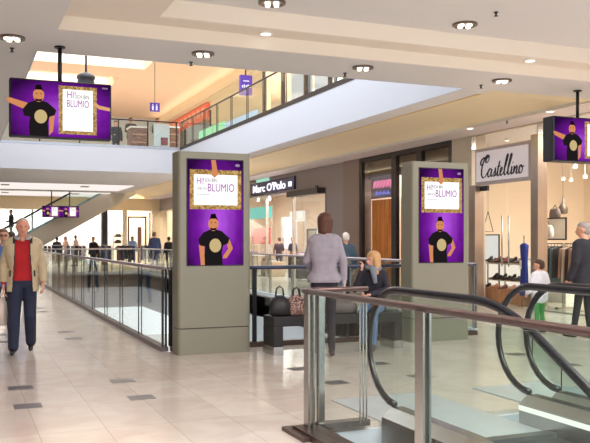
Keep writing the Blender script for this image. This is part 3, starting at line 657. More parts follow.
def person(label, loc, rz, height=1.75, pose=None, top=(60, 60, 70), pants=(40, 42, 56), shoe=(28, 24, 24), hair=(50, 36, 28), hairstyle='short', skin=(214, 160, 132),
           voxel=.012, bulk=.0, face=False, jacket=None, coat=0, female=False, group=None, sleeves=True, topfn=None, child=False, pb=.0):
    P = {}
    P.update(pose or {}); s = height/1.75
    V = lambda x, y, z: Vector((x, y, z))*s
    seat = P.get('seat'); up = Vector(P.get('up', (0, .02, 1))).normalized(); fw = Vector((0, 1, 0)); sd = Vector((1, 0, 0))
    pel = V(*P.get('pelvis', (0, 0, .93)))
    hw = .085 if not female else .09; sw = P.get('sw', .175 if not female else .15)
    ch = pel+up*.36*s; shc = pel+up*.49*s; neck = pel+up*.555*s; hd = neck+up*.13*s+fw*.025*s+Vector(P.get('head', (0, 0, 0)))*s
    pr = []
    hx = .075 if not female else .085
    st_ = ((-.03, hx, .098), (.05, hx-.005, .098), (.12, .062, .092), (.2, .06, .09), (.28, .08, .096), (.35, .098, .10), (.42, .105, .092), (.475, .125, .062))
    st2 = []
    for q in range(len(st_)-1):
        for u_ in (0, .34, .67): st2.append(tuple(st_[q][j]*(1-u_)+st_[q+1][j]*u_ for j in range(3)))
    for h_, w_, r_ in st2+[st_[-1]]:
        if female: w_ *= .9; r_ *= .95
        c_ = pel+up*h_*s; pr.append((c_-sd*w_*s, c_+sd*w_*s, (r_+bulk)*s, (r_+bulk)*s, 'pelvis' if h_ < .02 else 'torso'))
    pr.append((pel+up*.5*s, neck+up*.05*s, .056*s, .05*s, 'neck')); pr.append((pel+up*.48*s-sd*.1*s, pel+up*.52*s-sd*.03*s, .05*s, .05*s, 'torso')); pr.append((pel+up*.48*s+sd*.1*s, pel+up*.52*s+sd*.03*s, .05*s, .05*s, 'torso'))
    # head with jaw, nose, ears turned by hrot
    hr = Matrix.Rotation(P.get('hrot', 0), 3, 'Z')@Matrix.Rotation(P.get('hnod', 0), 3, 'X')
    hs = s*(1.2 if child else 1.0)
    def hp(x, y, z): return hd+hr@(Vector((x, y, z))*hs)
    pr.append((hp(0, -.018, .03), hp(0, .012, .035), .084*hs, .078*hs, 'head')); pr.append((hp(0, .02, -.06), hp(0, .012, .02), .05*hs, .072*hs, 'head'))
    pr.append((hp(0, .085, .012), hp(0, .104, -.02), .009*hs, .014*hs, 'head'))
    for k in (-1, 1): pr.append((hp(.082*k, -.008, .02), hp(.078*k, .0, -.018), .013*hs, .009*hs, 'head'))
    pr.append((hp(0, .072, -.052), hp(0, .076, -.052), .024*hs, .02*hs, 'head'))
    for k in (-1, 1):
        nm = 'r' if k > 0 else 'l'
        sh = shc+sd*sw*k*s-up*.02*s
        el = V(*P.get('elbow_'+nm, (.235*k, -.02, 1.13))); wr = V(*P.get('wrist_'+nm, (.25*k, .06, .88)))
        ub = .052+bulk*.8; fb_ = .042+bulk*.7
        pr.append((shc+sd*(sw-.04)*k*s, sh, .058*s, (ub+.004)*s, 'torso')); pr.append((sh, el, ub*s, (ub-.01)*s, 'uarm')); pr.append((el, wr, fb_*s, (fb_-.012)*s, 'farm'))
        dd = (wr-el).normalized(); hdir = Vector(P.get('hand_'+nm, dd))
        pr.append((wr, wr+dd*.02*s, .024*s, .022*s, 'hand'))
        hand(pr, wr+dd*.03*s, hdir, Vector(P.get('palm_'+nm, (0, 1, 0)))*(-1), k, s, P.get('curl', .45))
        hip = pel+sd*hw*k*s-Vector((0, 0, .02))*s
        kn = V(*P.get('knee_'+nm, (.095*k, .02, .5))); an = V(*P.get('ankle_'+nm, (.1*k, -.02, .085)))
        tw = .084 if not female else .08
        pr.append((hip, kn, (tw+pb*.5)*s, (.057+pb)*s, 'thigh')); pr.append((kn, kn+(an-kn)*.35, (.056+pb)*s, (.054+pb)*s, 'shin')); pr.append((kn+(an-kn)*.35, an, (.054+pb)*s, (.042+pb*1.2)*s, 'shin'))
        td = Vector(P.get('toe_'+nm, (.02*k, 1, 0))).normalized()
        hl = an-td*.035*s; hl.z = max(an.z-.048*s, .037*s) ; to = hl+td*.19*s; to.z = hl.z-.006*s + P.get('toeup_'+nm, 0)*s
        pr.append((hl, to, .036*s, .030*s, 'foot')); pr.append((an, hl+td*.08*s, .04*s, .034*s, 'foot'))
    if coat:
        for q in range(5):
            zz = -.03-coat*q/4; w_ = hx+.02+.02*q/4; c_ = pel+up*zz*s; pr.append((c_-sd*w_*s, c_+sd*w_*s, (.1+bulk)*s, (.1+bulk)*s, 'torso'))
    me = remesh(pr, voxel, 3 if voxel < .015 else 2, 'body')
    mt = mat('cloth_%d_%d_%d' % top, top, .85, var=.12, vs=9); mp = mat('cloth_%d_%d_%d' % pants, pants, .85, var=.12, vs=9)
    ms = mat('skin_%d' % skin[0], skin, .5); mf = mat('shoe_%d' % shoe[0], shoe, .4)
    for m in (ms, mt, mp, mf): me.materials.append(m)
    mp_ = {'neck': 0, 'head': 0, 'hand': 0, 'torso': 1, 'uarm': 1, 'farm': 1 if sleeves else 0, 'pelvis': 1 if bulk > .005 else 2, 'thigh': 2, 'shin': 2, 'foot': 3}
    if P.get('untucked'): mp_['pelvis'] = 1
    for p in me.polygons: p.material_index = mp_[label_of(p.center, pr)]
    root = thing('person', label, 'person', loc, rz, group)
    bo = bpy.data.objects.new('body', me); C.objects.link(bo); bo.parent = root
    mh = mat('hair_%d_%d' % (hair[0], hair[2]), hair, .6, var=.15, vs=40)
    hh = []
    if hairstyle == 'short': hh = [(hp(0, -.035, .05), hp(0, .0, .062), .084*hs, .079*hs, 0), (hp(0, -.05, .0), hp(0, -.04, .04), .072*hs, .08*hs, 0)]
    if hairstyle == 'bob': hh = [(hp(0, -.025, .045), hp(0, .0, .052), .09*hs, .086*hs, 0), (hp(0, -.04, -.09), hp(0, -.025, .03), .064*hs, .09*hs, 0), (hp(.05, -.01, -.1), hp(.055, -.0, .02), .04*hs, .05*hs, 0), (hp(-.05, -.01, -.1), hp(-.055, .0, .02), .04*hs, .05*hs, 0)]
    if hairstyle == 'long': hh = [(hp(0, -.03, .048), hp(0, .0, .055), .092*hs, .087*hs, 0), (hp(0, -.055, -.2), hp(0, -.035, .03), .06*hs, .09*hs, 0), (hp(.068, -.01, -.19), hp(.06, .0, .02), .03*hs, .045*hs, 0), (hp(-.068, -.01, -.19), hp(-.06, .0, .02), .03*hs, .045*hs, 0), (hp(0, -.07, -.3), hp(0, -.06, -.15), .035*hs, .06*hs, 0)]
    if hairstyle == 'thin': hh = [(hp(0, -.04, .04), hp(0, -.014, .060), .082*hs, .076*hs, 0), (hp(0, -.045, -.01), hp(0, -.035, .03), .078*hs, .084*hs, 0)]
    hm = remesh(hh, max(voxel, .01), 2, 'hair'); hm.materials.append(mh)
    ho = bpy.data.objects.new('hair', hm); C.objects.link(ho); ho.parent = root
    if face:
        for k in (-1, 1):
            e = MB(); q = hr.to_4x4()
            c_ = hp(.031*k, .077, .018); e.lathe([(.001, -.009), (.008, -.005), (.010, 0), (.008, .005), (.001, .009)], c_, 8)
            e.build('eye', mat('eye_dark', (40, 30, 28), .3), root, smooth=True)
            e = MB(); e.tube([hp(.048*k, .070, .036), hp(.03*k, .082, .041), hp(.012*k, .084, .037)], .0035*s, 6); e.build('eyebrow', mh, root)
        e = MB(); e.tube([hp(-.022, .088, -.052), hp(0, .098, -.053), hp(.022, .088, -.052)], .0045*s, 6); e.build('mouth', mat('lips', (168, 96, 88), .5), root)
    if jacket:
        js, jm, cut, extra = jacket
        sub = []
        for a, b_, ra, rb, l in pr:
            if l in ('torso', 'pelvis', 'uarm', 'farm'):
                g = js if l in ('torso', 'pelvis') else js*.6
                bb = b_
                sub.append((a, bb, ra+g, rb+g, l))
        for e in extra(pel, up, sd, s): sub.append(e)
        jmesh = remesh(sub, voxel, 9, 'jacket'); bm = bmesh.new(); bm.from_mesh(jmesh)
        dl = [f for f in bm.faces if cut(f.calc_center_median()/s, pel/s)]
        bmesh.ops.delete(bm, geom=dl, context='FACES'); bm.to_mesh(jmesh); bm.free()
        for m in jm: jmesh.materials.append(m)
        if topfn:
            for p in jmesh.polygons: p.material_index = topfn(p.center/s, pel/s)
        jo = bpy.data.objects.new('jacket', jmesh); C.objects.link(jo); jo.parent = root
        so = jo.modifiers.new('solid', 'SOLIDIFY'); so.thickness = .008; so.offset = 0
    return root, dict(pel=pel, hd=hd, s=s, hp=hp)
RZ = lambda ax, ay: math.atan2(-ax, ay)        # yaw so that local +y looks along (ax, ay)

# 1 the man walking towards us in a beige jacket and red sweater
loc = G(23, 10.65)
walk = dict(knee_r=(.10, .10, .50), ankle_r=(.11, .16, .095), knee_l=(-.09, .05, .49), ankle_l=(-.09, -.17, .12), toeup_l=-.02,
            elbow_r=(.235, -.06, 1.15), wrist_r=(.235, .03, .90), elbow_l=(-.235, -.06, 1.15), wrist_l=(-.25, .07, .93), head=(0, .0, 0), hrot=.1, sw=.165)
mj = mat('beige_jacket', (196, 178, 148), .85, var=.1, vs=10); mdk = mat('jacket_collar', (40, 44, 50), .7)
man, inf = person('man walking towards us in an open beige jacket over a red sweater', (loc.x, loc.y, 0), RZ(-.12, -1), 1.80, walk, top=(176, 26, 34), pants=(36, 42, 66), hair=(176, 166, 158), hairstyle='thin', skin=(222, 156, 134), voxel=.008, face=True, bulk=.004, pb=.02,
    jacket=(.02, [mj, mdk], lambda c, p: (c.y > .0 and abs(c.x) < (.088+.06*max(0, 1.30-c.z)) and c.z > .7) or (c.z < .80 and abs(c.x) < .2) or c.z > 1.50 or (abs(c.x) > .19 and c.z < .925),
            lambda pel, up, sd, s: [(pel-sd*.1*s-up*.1*s, pel+sd*.1*s-up*.1*s, .13*s, .13*s, 'x'), (pel-sd*.07*s+up*.54*s, pel+sd*.07*s+up*.54*s, .055*s, .055*s, 'x')]),
    topfn=lambda c, p: 1 if (c.z > 1.41 and abs(c.x) < .12) or (c.y > .03 and abs(c.x) < (.098+.06*max(0, 1.30-c.z))) else 0)
hp = inf['hp']; pe = inf['pel']; S_ = inf['s']
m = MB(); pts = [Vector((.098*math.cos(a), .012+.088*math.sin(a), 1.475+.03*(1-math.sin(a))*.5))*S_ for a in [math.radians(112+316*k/18) for k in range(19)]]
m.tube(pts, .022, 10); m.build('collar', mat('fleece_collar', (176, 172, 172), .95, var=.1, vs=30, bump=.4), man, smooth=True)
m = MB()
for k in (-1, 1): m.bar((k*.155, .150, 1.02), (k*.15, .158, 1.10), .02, .012)
m.build('pocket_tab', mdk, man)
# plastic bag in his right hand (left in the photo)
bag = thing('shopping_bag', 'small pale plastic shopping bag held by the man in the beige jacket', 'bag')
def sack(mb, w_, d_, h_, top_=.6, n=14):
    prof = [(.0, .8), (.08, 1.0), (.45, 1.02), (.8, .88), (1.0, top_)]
    vs = []
    for z, k in prof:
        for i in range(n):
            a = 2*math.pi*i/n; wob = 1+.05*math.sin(3*a+z*7)
            ca, sa = math.cos(a), math.sin(a)
            vs.append((w_/2*k*wob*math.copysign(abs(ca)**.6, ca), d_/2*(k if z < .9 else .3)*math.copysign(abs(sa)**.6, sa), h_*z))
    fs = [(i*n+j, i*n+(j+1) % n, (i+1)*n+(j+1) % n, (i+1)*n+j) for i in range(len(prof)-1) for j in range(n)]+[tuple(range(n-1, -1, -1)), tuple(range((len(prof)-1)*n, len(prof)*n))]
    mb.add(vs, fs)
m = MB(); sack(m, .2, .1, .36); m.build('bag_body', mat('pale_plastic', (206, 188, 178), .5, var=.12, vs=8), bag, smooth=True)
for yy in (-.02, .02): MB().tube([(-.05, yy, .35), (-.02, yy*.4, .43), (.02, yy*.4, .43), (.05, yy, .35)], .005, 6).build('handle', mat('pale_plastic', (206, 188, 178), .5), bag)
hw_ = man.matrix_basis@Vector((.25*1.03, .06*1.03, .80*1.03)); bag.location = (hw_.x, hw_.y, .38); bag.rotation_euler = (0, 0, 1.2)

# 2 woman standing with her back to us
wp = Vector((4.31, 9.32, 0))
gj = mat('grey_blazer', (150, 143, 154), .85, var=.08, vs=14)
woman, inf = person('woman standing with her back to us in a grey jacket and dark trousers', wp, RZ(.35, 1), 1.86, dict(sw=.14, knee_r=(.08, .03, .52), ankle_r=(.09, -.01, .10), knee_l=(-.07, .06, .52), ankle_l=(-.08, .12, .10), elbow_r=(.225, -.04, 1.16), wrist_r=(.24, .0, .90), elbow_l=(-.21, .05, 1.16), wrist_l=(-.14, .2, 1.05), hrot=-.5, up=(0.02, -.01, 1)),
    top=(168, 160, 170), pants=(34, 32, 44), hair=(82, 46, 34), hairstyle='bob', skin=(220, 170, 146), shoe=(60, 38, 32), voxel=.009, female=True, face=True,
    jacket=(.010, [gj], lambda c, p: c.z < .90 and abs(c.x) < .18 or c.z > 1.50 or (c.z < .93 and abs(c.x) >= .18), lambda pel, up, sd, s: [(pel-sd*.085*s, pel+sd*.085*s, .122*s, .122*s, 'x')]))
# 3 blonde woman seated on the bench
sp = Vector((5.36, 9.93, 0))
seatp = dict(pelvis=(0, 0, .605), up=(0, .07, 1), knee_r=(.09, .44, .56), ankle_r=(.07, .42, .10), knee_l=(-.09, .46, .56), ankle_l=(-.09, .52, .10),
             elbow_r=(.24, .22, .86), wrist_r=(.16, .18, 1.11), hand_r=(-.25, -.1, 1), elbow_l=(-.22, .12, .86), wrist_l=(-.02, .34, .80), hrot=-.85, hnod=-.08, curl=.8)
blonde, inf = person('blonde woman seated on the bench in dark jacket, scarf and jeans', sp, RZ(-.8, -1), 1.66, seatp, top=(38, 36, 48), pants=(92, 116, 156), hair=(196, 152, 104), hairstyle='long', skin=(226, 172, 150), shoe=(70, 60, 56), voxel=.009, face=True, female=True, bulk=.01)
sc_ = MB(); s_ = 1.66/1.75
pts = [(.085*math.cos(a)*s_, (.045+.085*math.sin(a))*s_, (1.165+.012*math.sin(2*a))*s_) for a in [2*math.pi*k/16 for k in range(17)]]
sc_.tube(pts, .036, 10); sc_.tube([(0, .13, 1.13), (-.03, .17, 1.02), (-.05, .17, .90)], [.045, .04, .03], 10)
sc_.build('scarf', mat('grey_scarf', (128, 134, 146), .9, var=.15, vs=20), blonde, smooth=True)

# 4-7 middle distance
lp_ = G(346, 18.2)
person('white-haired man in a blue-grey sweater and jeans walking away along the shops', (lp_.x, lp_.y, 0), RZ(.1, 1), 1.68, walk, top=(64, 86, 106), pants=(98, 122, 164), hair=(226, 220, 216), hairstyle='thin', voxel=.013, bulk=.012)
lp_ = G(585, 12.3)
person('grey-haired man in a dark coat standing at the right edge before the shop window', (lp_.x, lp_.y, 0), RZ(-.25, 1), 1.78, dict(knee_l=(-.1, .06, .5), ankle_l=(-.12, .12, .085), elbow_l=(-.27, -.02, 1.14), wrist_l=(-.27, .08, .90), hrot=.5), top=(36, 36, 44), pants=(38, 36, 44), hair=(150, 140, 136), hairstyle='short', voxel=.011, bulk=.032, coat=.14, face=True)
lp_ = G(540, 12.9)
person('small child in a white shirt and green shorts beside the escalators', (lp_.x, lp_.y, 0), RZ(-.2, 1), 1.22, dict(elbow_l=(-.26, .02, 1.14), wrist_l=(-.25, .14, .95), untucked=1, pelvis=(0, 0, .86), knee_r=(.09, .02, .46), knee_l=(-.09, .02, .46), hrot=.4), top=(226, 226, 236), pants=(74, 150, 84), hair=(74, 48, 38), hairstyle='short', voxel=.012, bulk=.045, child=True)
lp_ = G(2, 12.3)
glw, inf = person('person in blue jacket and glasses cut off by the left edge', (lp_.x+.02, lp_.y, 0), RZ(-.1, -1), 1.68, walk, top=(84, 122, 190), pants=(60, 60, 80), hair=(120, 84, 66), hairstyle='short', voxel=.012, bulk=.015, face=True, female=True)
m = MB(); hp = inf['hp']
for k in (-1, 1): m.tube([hp(.033*k+.022*math.cos(a), .094, .016+.016*math.sin(a)) for a in [2*math.pi*q/10 for q in range(11)]], .003, 5)
m.tube([hp(-.01, .096, .018), hp(.01, .096, .018)], .003, 5); m.build('glasses', M_BLK, glw)
# walkers on the left walkway, also seen mirrored in the long balustrade
person('walker in a blue jacket far along the left walkway behind the beige-jacket man', (1.55, 23.4, 0), RZ(0, 1), 1.72, walk, top=(70, 94, 150), pants=(36, 40, 60), voxel=.016, bulk=.02)
person('walker in a light blue coat on the left walkway behind the beige-jacket man', (1.05, 18.8, 0), RZ(0, 1), 1.7, walk, top=(120, 150, 196), pants=(50, 66, 104), voxel=.016, bulk=.02, hair=(60, 50, 44), female=True)
far = [(57, 42, (60, 50, 60), (40, 40, 50), 'in dark maroon standing at the far balustrade, left end', 0), (66, 46.5, (206, 168, 150), (90, 80, 80), 'in a pale pink top behind the far balustrade', 2), (76, 46, (214, 184, 172), (80, 80, 90), 'in a cream top behind the far balustrade', 1),
       (93.5, 37.2, (42, 26, 34), (30, 30, 40), 'in black with a dark head before the bright far shop', 2.5), (132.5, 46, (120, 150, 196), (60, 80, 120), 'in a light blue coat before the far shelves', 3), (155, 36.9, (58, 70, 108), (110, 130, 170), 'in a broad dark blue jacket and pale jeans seen from behind', 0), (169, 37.5, (34, 26, 30), (30, 28, 36), 'in black half hidden behind the first kiosk', 0)]
vars_ = [walk, dict(elbow_r=(.22, .08, 1.14), wrist_r=(.12, .25, 1.1), hrot=.6), dict(knee_l=(-.1, .08, .5), ankle_l=(-.11, .1, .085), hrot=-.7)]
for i, (px, d, tc_, pc_, lb, yaw) in enumerate(far):
    q = G(px, d)
    person('distant person '+lb, (q.x, max(q.y, 36.6), 0), yaw, 1.72+.06*((i*7) % 3-1)+(.1 if px == 155 else 0), vars_[i % 3], top=tc_, pants=pc_, voxel=.022, bulk=.03 if px == 155 else .015, hair=((50, 36, 30), (40, 30, 28), (120, 90, 60))[i % 3], hairstyle=('short', 'bob', 'short')[i % 3])
# person riding the far escalator
q = G(11, 42.5); z = 1.5+(240-237)/F*42.5
person('rider in a dark top standing on the far escalator above the walking man', (q.x, 44.65, max(1.0, 2.44+.577*(q.x-6.2)+1.1)), 1.4, 1.7, vars_[1], top=(44, 44, 50), pants=(150, 150, 156), voxel=.022, bulk=.03)
# upper storey
for px, d, tc_, lb in ((116, 34.5, (40, 42, 52), 'at the upper balustrade right beside the large hanging screen'), (131, 33.6, (58, 50, 50), 'behind the upper brown counter, left one'), (158, 33.8, (48, 40, 44), 'behind the white banner on the upper balustrade'), (166, 35.5, (120, 90, 80), 'in brown on the upper floor right of the white banner')):
    q = G(px, d, Z2)
    person('distant person '+lb, q, 3.0, 1.72, vars_[1], top=tc_, pants=(50, 46, 52), voxel=.025, bulk=.02)
def upper_counter(px0, px1, label):
    a = G(px0, 32.2, Z2); b_ = G(px1, 32.2, Z2)
    t = thing('market_counter', label, 'counter', a, RZ(0, 1))
    L = b_.x-a.x; m = MB(); m.box(0, L, 0, .8, 0, 1.1); m.build('body', wood('dark_counter_wood', (98, 66, 54), (150, 112, 92), (3, 3, 12)), t)
    MB().box(-.04, L+.04, -.04, .84, 1.1, 1.16).build('worktop', M_WHITE, t)
    for k in range(3): MB().box(.04, L-.04, -.02, 0, .18+.32*k, .22+.32*k).build('rail', mat('counter_rail', (190, 150, 130), .6), t)
upper_counter(131, 149, 'brown wooden market counter behind the upper rail, left of the white banner'); upper_counter(166, 180, 'brown wooden market counter behind the upper rail, right of the white banner')
a = G(149.5, 31.2, Z2)
t = thing('banner', 'white banner with a reddish picture hanging behind the upper balustrade', 'banner', a)
MB().box(0, .62, -.72, -.70, .15, 1.02).build('sheet', mat('banner_sheet', (214, 218, 228), .6), t); MB().box(.28, .55, -.735, -.725, .2, .5).build('picture', mat('banner_pic', (150, 80, 86), .6, var=.3, vs=6), t)
MB().box(0, .04, -.7, -.66, 0, 1.02).build('stand', M_STEEL, t)

# ------------------------------------------------------------------ bench and bags
t = thing('bench', 'black box-framed bench with metal feet between the two kiosks', 'bench', (4.6, 9.85, 0), world=True)
bx0, bx1, by0, by1 = 3.75, 5.66, 9.66, 10.06
MB().box(bx0, bx1, by0, by1, .37, .50).build('seat', M_BLK, t, bevel=.01)
for a, c in ((bx0, bx0+.13), (bx1-.13, bx1)):
    l = MB().box(a, c, by0, by1, .11, .37).build('leg', M_BLK, t, bevel=.006)
    MB().box(a-.003, c+.003, by0-.003, by1+.003, 0, .11).build('metal_foot', M_STEEL, l).location = (0, 0, 0)
for ch in t.children:
    for g in ch.children: g.location = (0, 0, 0)
def leopard():
    m = bpy.data.materials.new('leopard_fabric'); m.use_nodes = True; nt = m.node_tree; b = nt.nodes['Principled BSDF']; L = nt.links.new
    tc = nt.nodes.new('ShaderNodeTexCoord'); n = nt.nodes.new('ShaderNodeTexVoronoi'); n.inputs['Scale'].default_value = 48; L(tc.outputs['Object'], n.inputs['Vector'])
    r = nt.nodes.new('ShaderNodeValToRGB'); r.color_ramp.elements[0].position = .46; r.color_ramp.elements[1].position = .56
    r.color_ramp.elements[0].color = rgb(44, 26, 28); r.color_ramp.elements[1].color = rgb(186, 148, 138); L(n.outputs['Distance'], r.inputs['Fac']); L(r.outputs['Color'], b.inputs['Base Color']); b.inputs['Roughness'].default_value = .6
    return m
def handbag(label, x, y, w_, d_, h_, m_, hm, rz, hh, top_=.45):
    t = thing('handbag', label, 'bag', (x, y, .50), rz)
    m = MB(); sack(m, w_, d_, h_, top_, 18); m.build('bag_body', m_, t, smooth=True)
    for yy in (-.03, .03): MB().tube([(-w_*.2, yy, h_*.92), (-w_*.16, yy*.8, h_+hh*.7), (0, yy*.6, h_+hh), (w_*.16, yy*.8, h_+hh*.7), (w_*.2, yy, h_*.92)], .009, 8).build('strap', hm, t, smooth=True)
    return t
handbag('black leather handbag with upright straps on the left end of the bench', 3.90, 9.84, .27, .2, .27, M_BLK, M_BLK, -.3, .12, .22)
handbag('leopard-print handbag on the bench beside the black one', 4.13, 9.82, .24, .19, .27, leopard(), M_BLK, -.2, .10, .6)
handbag('large dark grey-brown handbag on the bench between the two women', 4.80, 9.86, .46, .22, .20, mat('grey_brown_leather', (104, 94, 92), .45, var=.15, vs=10), mat('grey_brown_leather', (104, 94, 92), .45), -.1, .05, .8)

# ------------------------------------------------------------------ shop signs and fronts
# navy sign with white letters on the grey band: letters run along the wall, readable from the walkway
t = thing('shop_sign', 'dark blue illuminated fashion shop sign on the grey band', 'sign', (XF-.06, 26, 3.4), world=True)
MB().box(XF-.08, XF-.005, 27.2, 31.95, 3.38, 3.86).build('board', mat('navy_board', (42, 46, 96), .4), t)
EW = emi('sign_white_glow', (246, 244, 255), 1.3)
def wall_text(txt, y_left, y_right, z, h, m, t, x, name='lettering', shear=0, bold=0):
    ob = text_mesh(txt, h/.7, m, name, (0, 0, 0), (0, 0, 0), t, shear=shear, ext=.012, bold=bold)
    xs = [q.co.x for q in ob.data.vertices]; x0, x1 = min(xs), max(xs); k = (y_left-y_right)/(x1-x0)
    # text x -> -y, text y -> z, normal -> -x
    M = Matrix(((0, 0, -1, x), (-k, 0, 0, y_left+k*x0), (0, 1, 0, z), (0, 0, 0, 1)))
    ob.data.transform(M); ob.location = -t.location
    return ob
wall_text("Marc O'Polo", 31.6, 28.0, 3.46, .30, EW, t, XF-.1, bold=.004)
m = MB(); m.box(XF-.1, XF-.08, 27.42, 27.72, 3.50, 3.68); m.build('square_mark', EW, t)
t = thing('shop_sign', 'small green leaf-like lit mark above the navy sign', 'sign', (XF-.05, 30.5, 3.88), world=True)
MB().box(XF-.07, XF-.03, 29.9, 31.3, 3.875, 3.99).build('board', emi('green_lit', (170, 225, 200), .9), t)
# dark awning box right of the sign
t = thing('awning_box', 'dark projecting box above the shop entrance behind the standing woman', 'awning', (XF-.3, 25.5, 3.1), world=True)
MB().box(XF-.30, XF, 24.6, 27.4, 3.08, 3.28).build('housing', M_FRAME, t); MB().box(XF-.34, XF-.30, 24.55, 24.75, 3.1, 3.34).build('end_cap', M_DARK, t)
# script sign
t = thing('shop_sign', 'white shop sign with black script lettering over the steel-framed entrance', 'sign', (XF-.12, 15, 2.8), world=True)
ya, yb, za, zb = 15.87, 13.94, 2.83, 3.60
MB().box(XF-.12, XF-.0, yb-.03, ya+.03, za-.04, zb+.04).build('border', mat('sign_grey_border', (178, 168, 170), .4, .3), t)
MB().box(XF-.135, XF-.12, yb+.03, ya-.03, za+.04, zb-.03).build('panel', mat('sign_panel', (232, 228, 240), .4, emit=(232, 228, 240), es=.12), t)
INK = mat('sign_ink', (36, 30, 46), .5)
# cursive strokes drawn in letter space (x 0..10, y 0..3)
S = []
S.append([(1.9, 2.75), (2.0, 3.05), (1.6, 3.0), (1.3, 2.6), (1.4, 2.2), (1.9, 2.5), (2.0, 3.1), (1.5, 3.2), (.9, 2.6), (.5, 1.6), (.5, .6), (.9, .15), (1.4, .3), (1.8, .8)])     # C
S.append([(.9, 3.0), (.3, 2.7), (.1, 2.2), (.4, 1.9)])
S.append([(2.75, 1.15), (2.4, 1.3), (2.0, .9), (2.0, .35), (2.3, .2), (2.7, .7), (2.85, 1.25), (2.7, .5), (2.85, .2), (3.1, .35)])                    # a
S.append([(3.1, .35), (3.5, 1.0), (3.6, 1.35), (3.65, .8), (3.6, .35), (3.3, .2)]); S.append([(3.6, .3), (3.95, .5), (4.5, 2.2)])                       # s
S.append([(4.5, 2.2), (4.2, 1.0), (4.15, .3), (4.4, .2), (4.7, .5)]); S.append([(4.0, 1.45), (4.75, 1.5)])                                               # t
S.append([(4.7, .5), (5.1, .9), (5.15, 1.25), (4.85, 1.1), (4.75, .5), (5.0, .2), (5.4, .5)])                                                             # e
for o_ in (0, .8):
    S.append([(5.4+o_, .5), (5.9+o_, 1.6), (6.25+o_, 2.7), (6.15+o_, 2.95), (5.95+o_, 2.6), (5.65+o_, 1.2), (5.65+o_, .4), (5.85+o_, .2), (6.2+o_, .5)])  # l l
S.append([(7.0, .5), (7.2, 1.2), (7.15, .5), (7.3, .2), (7.6, .5)]); S.append([(7.3, 1.7), (7.36, 1.8)])                                                # i
S.append([(7.6, .5), (7.75, 1.25), (7.65, .25), (7.9, .9), (8.2, 1.25), (8.3, .9), (8.2, .4), (8.4, .2), (8.7, .5)])                                    # n
S.append([(9.2, 1.25), (8.85, 1.1), (8.75, .5), (9.0, .2), (9.35, .45), (9.4, 1.0), (9.15, 1.25), (9.3, 1.0), (9.7, 1.1)])                               # o
def smoothpts(p, n=5):
    out = []
    for i in range(len(p)-1):
        p0 = p[max(i-1, 0)]; p1 = p[i]; p2 = p[i+1]; p3 = p[min(i+2, len(p)-1)]
        for k in range(n):
            u_ = k/n; out.append(tuple(.5*((2*p1[j])+(-p0[j]+p2[j])*u_+(2*p0[j]-5*p1[j]+4*p2[j]-p3[j])*u_*u_+(-p0[j]+3*p1[j]-3*p2[j]+p3[j])*u_**3) for j in (0, 1)))
    return out+[p[-1]]
m = MB()
for st in S:
    pts = [(XF-.14, ya-.15-(x+.12*y)*(1.62/9.8), za+.10+y*.165) for x, y in smoothpts(st)]
    r_ = [.011+.009*(1 if pts[min(i+1, len(pts)-1)][2] < pts[i][2] else 0) for i in range(len(pts))]
    m.tube(pts, r_, 6)
tag(m.build('script_lettering', INK, t, smooth=True), 'black flowing script lettering')
# entrance of that shop: steel posts, glass door leaves with tall handles
for k, (y_, lb) in enumerate(((15.98, 'left steel post of the entrance under the script sign'), (13.74, 'right steel post of the entrance under the script sign'))):
    t = thing('entrance_post', lb, 'post', (XF-.1, y_, 0), world=True)
    MB().box(XF-.16, XF+.1, y_-.12, y_+.12, .0, 3.75 if k else 2.8).build('post_body', mat('warm_steel', (176, 160, 148), .28, .75, var=.05, vs=3), t, bevel=.01)
    MB().box(XF-.18, XF+.12, y_-.14, y_+.14, 0, .12).build('base', M_STEEL, t)
dr = bpy.data.objects.new('door_1', None); C.objects.link(dr); dr.location = (XF, 15.9, 0); dr['kind'] = 'structure'; dr['world_built'] = 1
for ya_, yb_ in ((13.88, 14.84), (14.88, 15.84)):
    MB().box(XF+.0, XF+.012, ya_, yb_, .02, 2.78).build('door_leaf', GLS, dr)
for yy in (14.74, 14.98):
    MB().tube([(XF-.05, yy, .9), (XF-.05, yy, 2.05)], .018, 8).build('door_handle', M_STEEL, dr, smooth=True)
m = MB(); m.box(XF-.03, XF+.03, 15.56, 15.84, 2.66, 2.78); m.build('door_hinge', M_DARK, dr)
# orange wooden shop front with a neon sign behind glass
t = thing('wood_panel', 'orange-brown wooden shop door panel behind dark-framed glass', 'panel', (XF+.35, 20, 0), world=True)
MB().box(XF+.30, XF+.36, 20.35, 21.85, .05, 2.72).build('panel', wood('orange_wood', (214, 110, 40), (255, 176, 92)), t); MB().box(XF+.28, XF+.30, 20.9, 20.96, .1, 2.7).build('trim', wood('orange_wood2', (226, 150, 78), (240, 170, 96)), t)
t = thing('wood_panel', 'second orange-brown wooden panel right beside the kiosk by the seated woman', 'panel', (XF+.35, 18.8, 0), world=True)
MB().box(XF+.30, XF+.36, 18.7, 20.1, .05, 2.72).build('panel', wood('orange_wood3', (206, 104, 42), (246, 156, 80)), t)
t = thing('neon_sign', 'pink and blue lit shop sign on a grey board above the wooden panel', 'sign', (XF+.15, 21, 2.75), world=True)
MB().box(XF+.16, XF+.22, 20.2, 21.65, 2.75, 3.42).build('board', mat('neon_board', (150, 140, 150), .5), t)

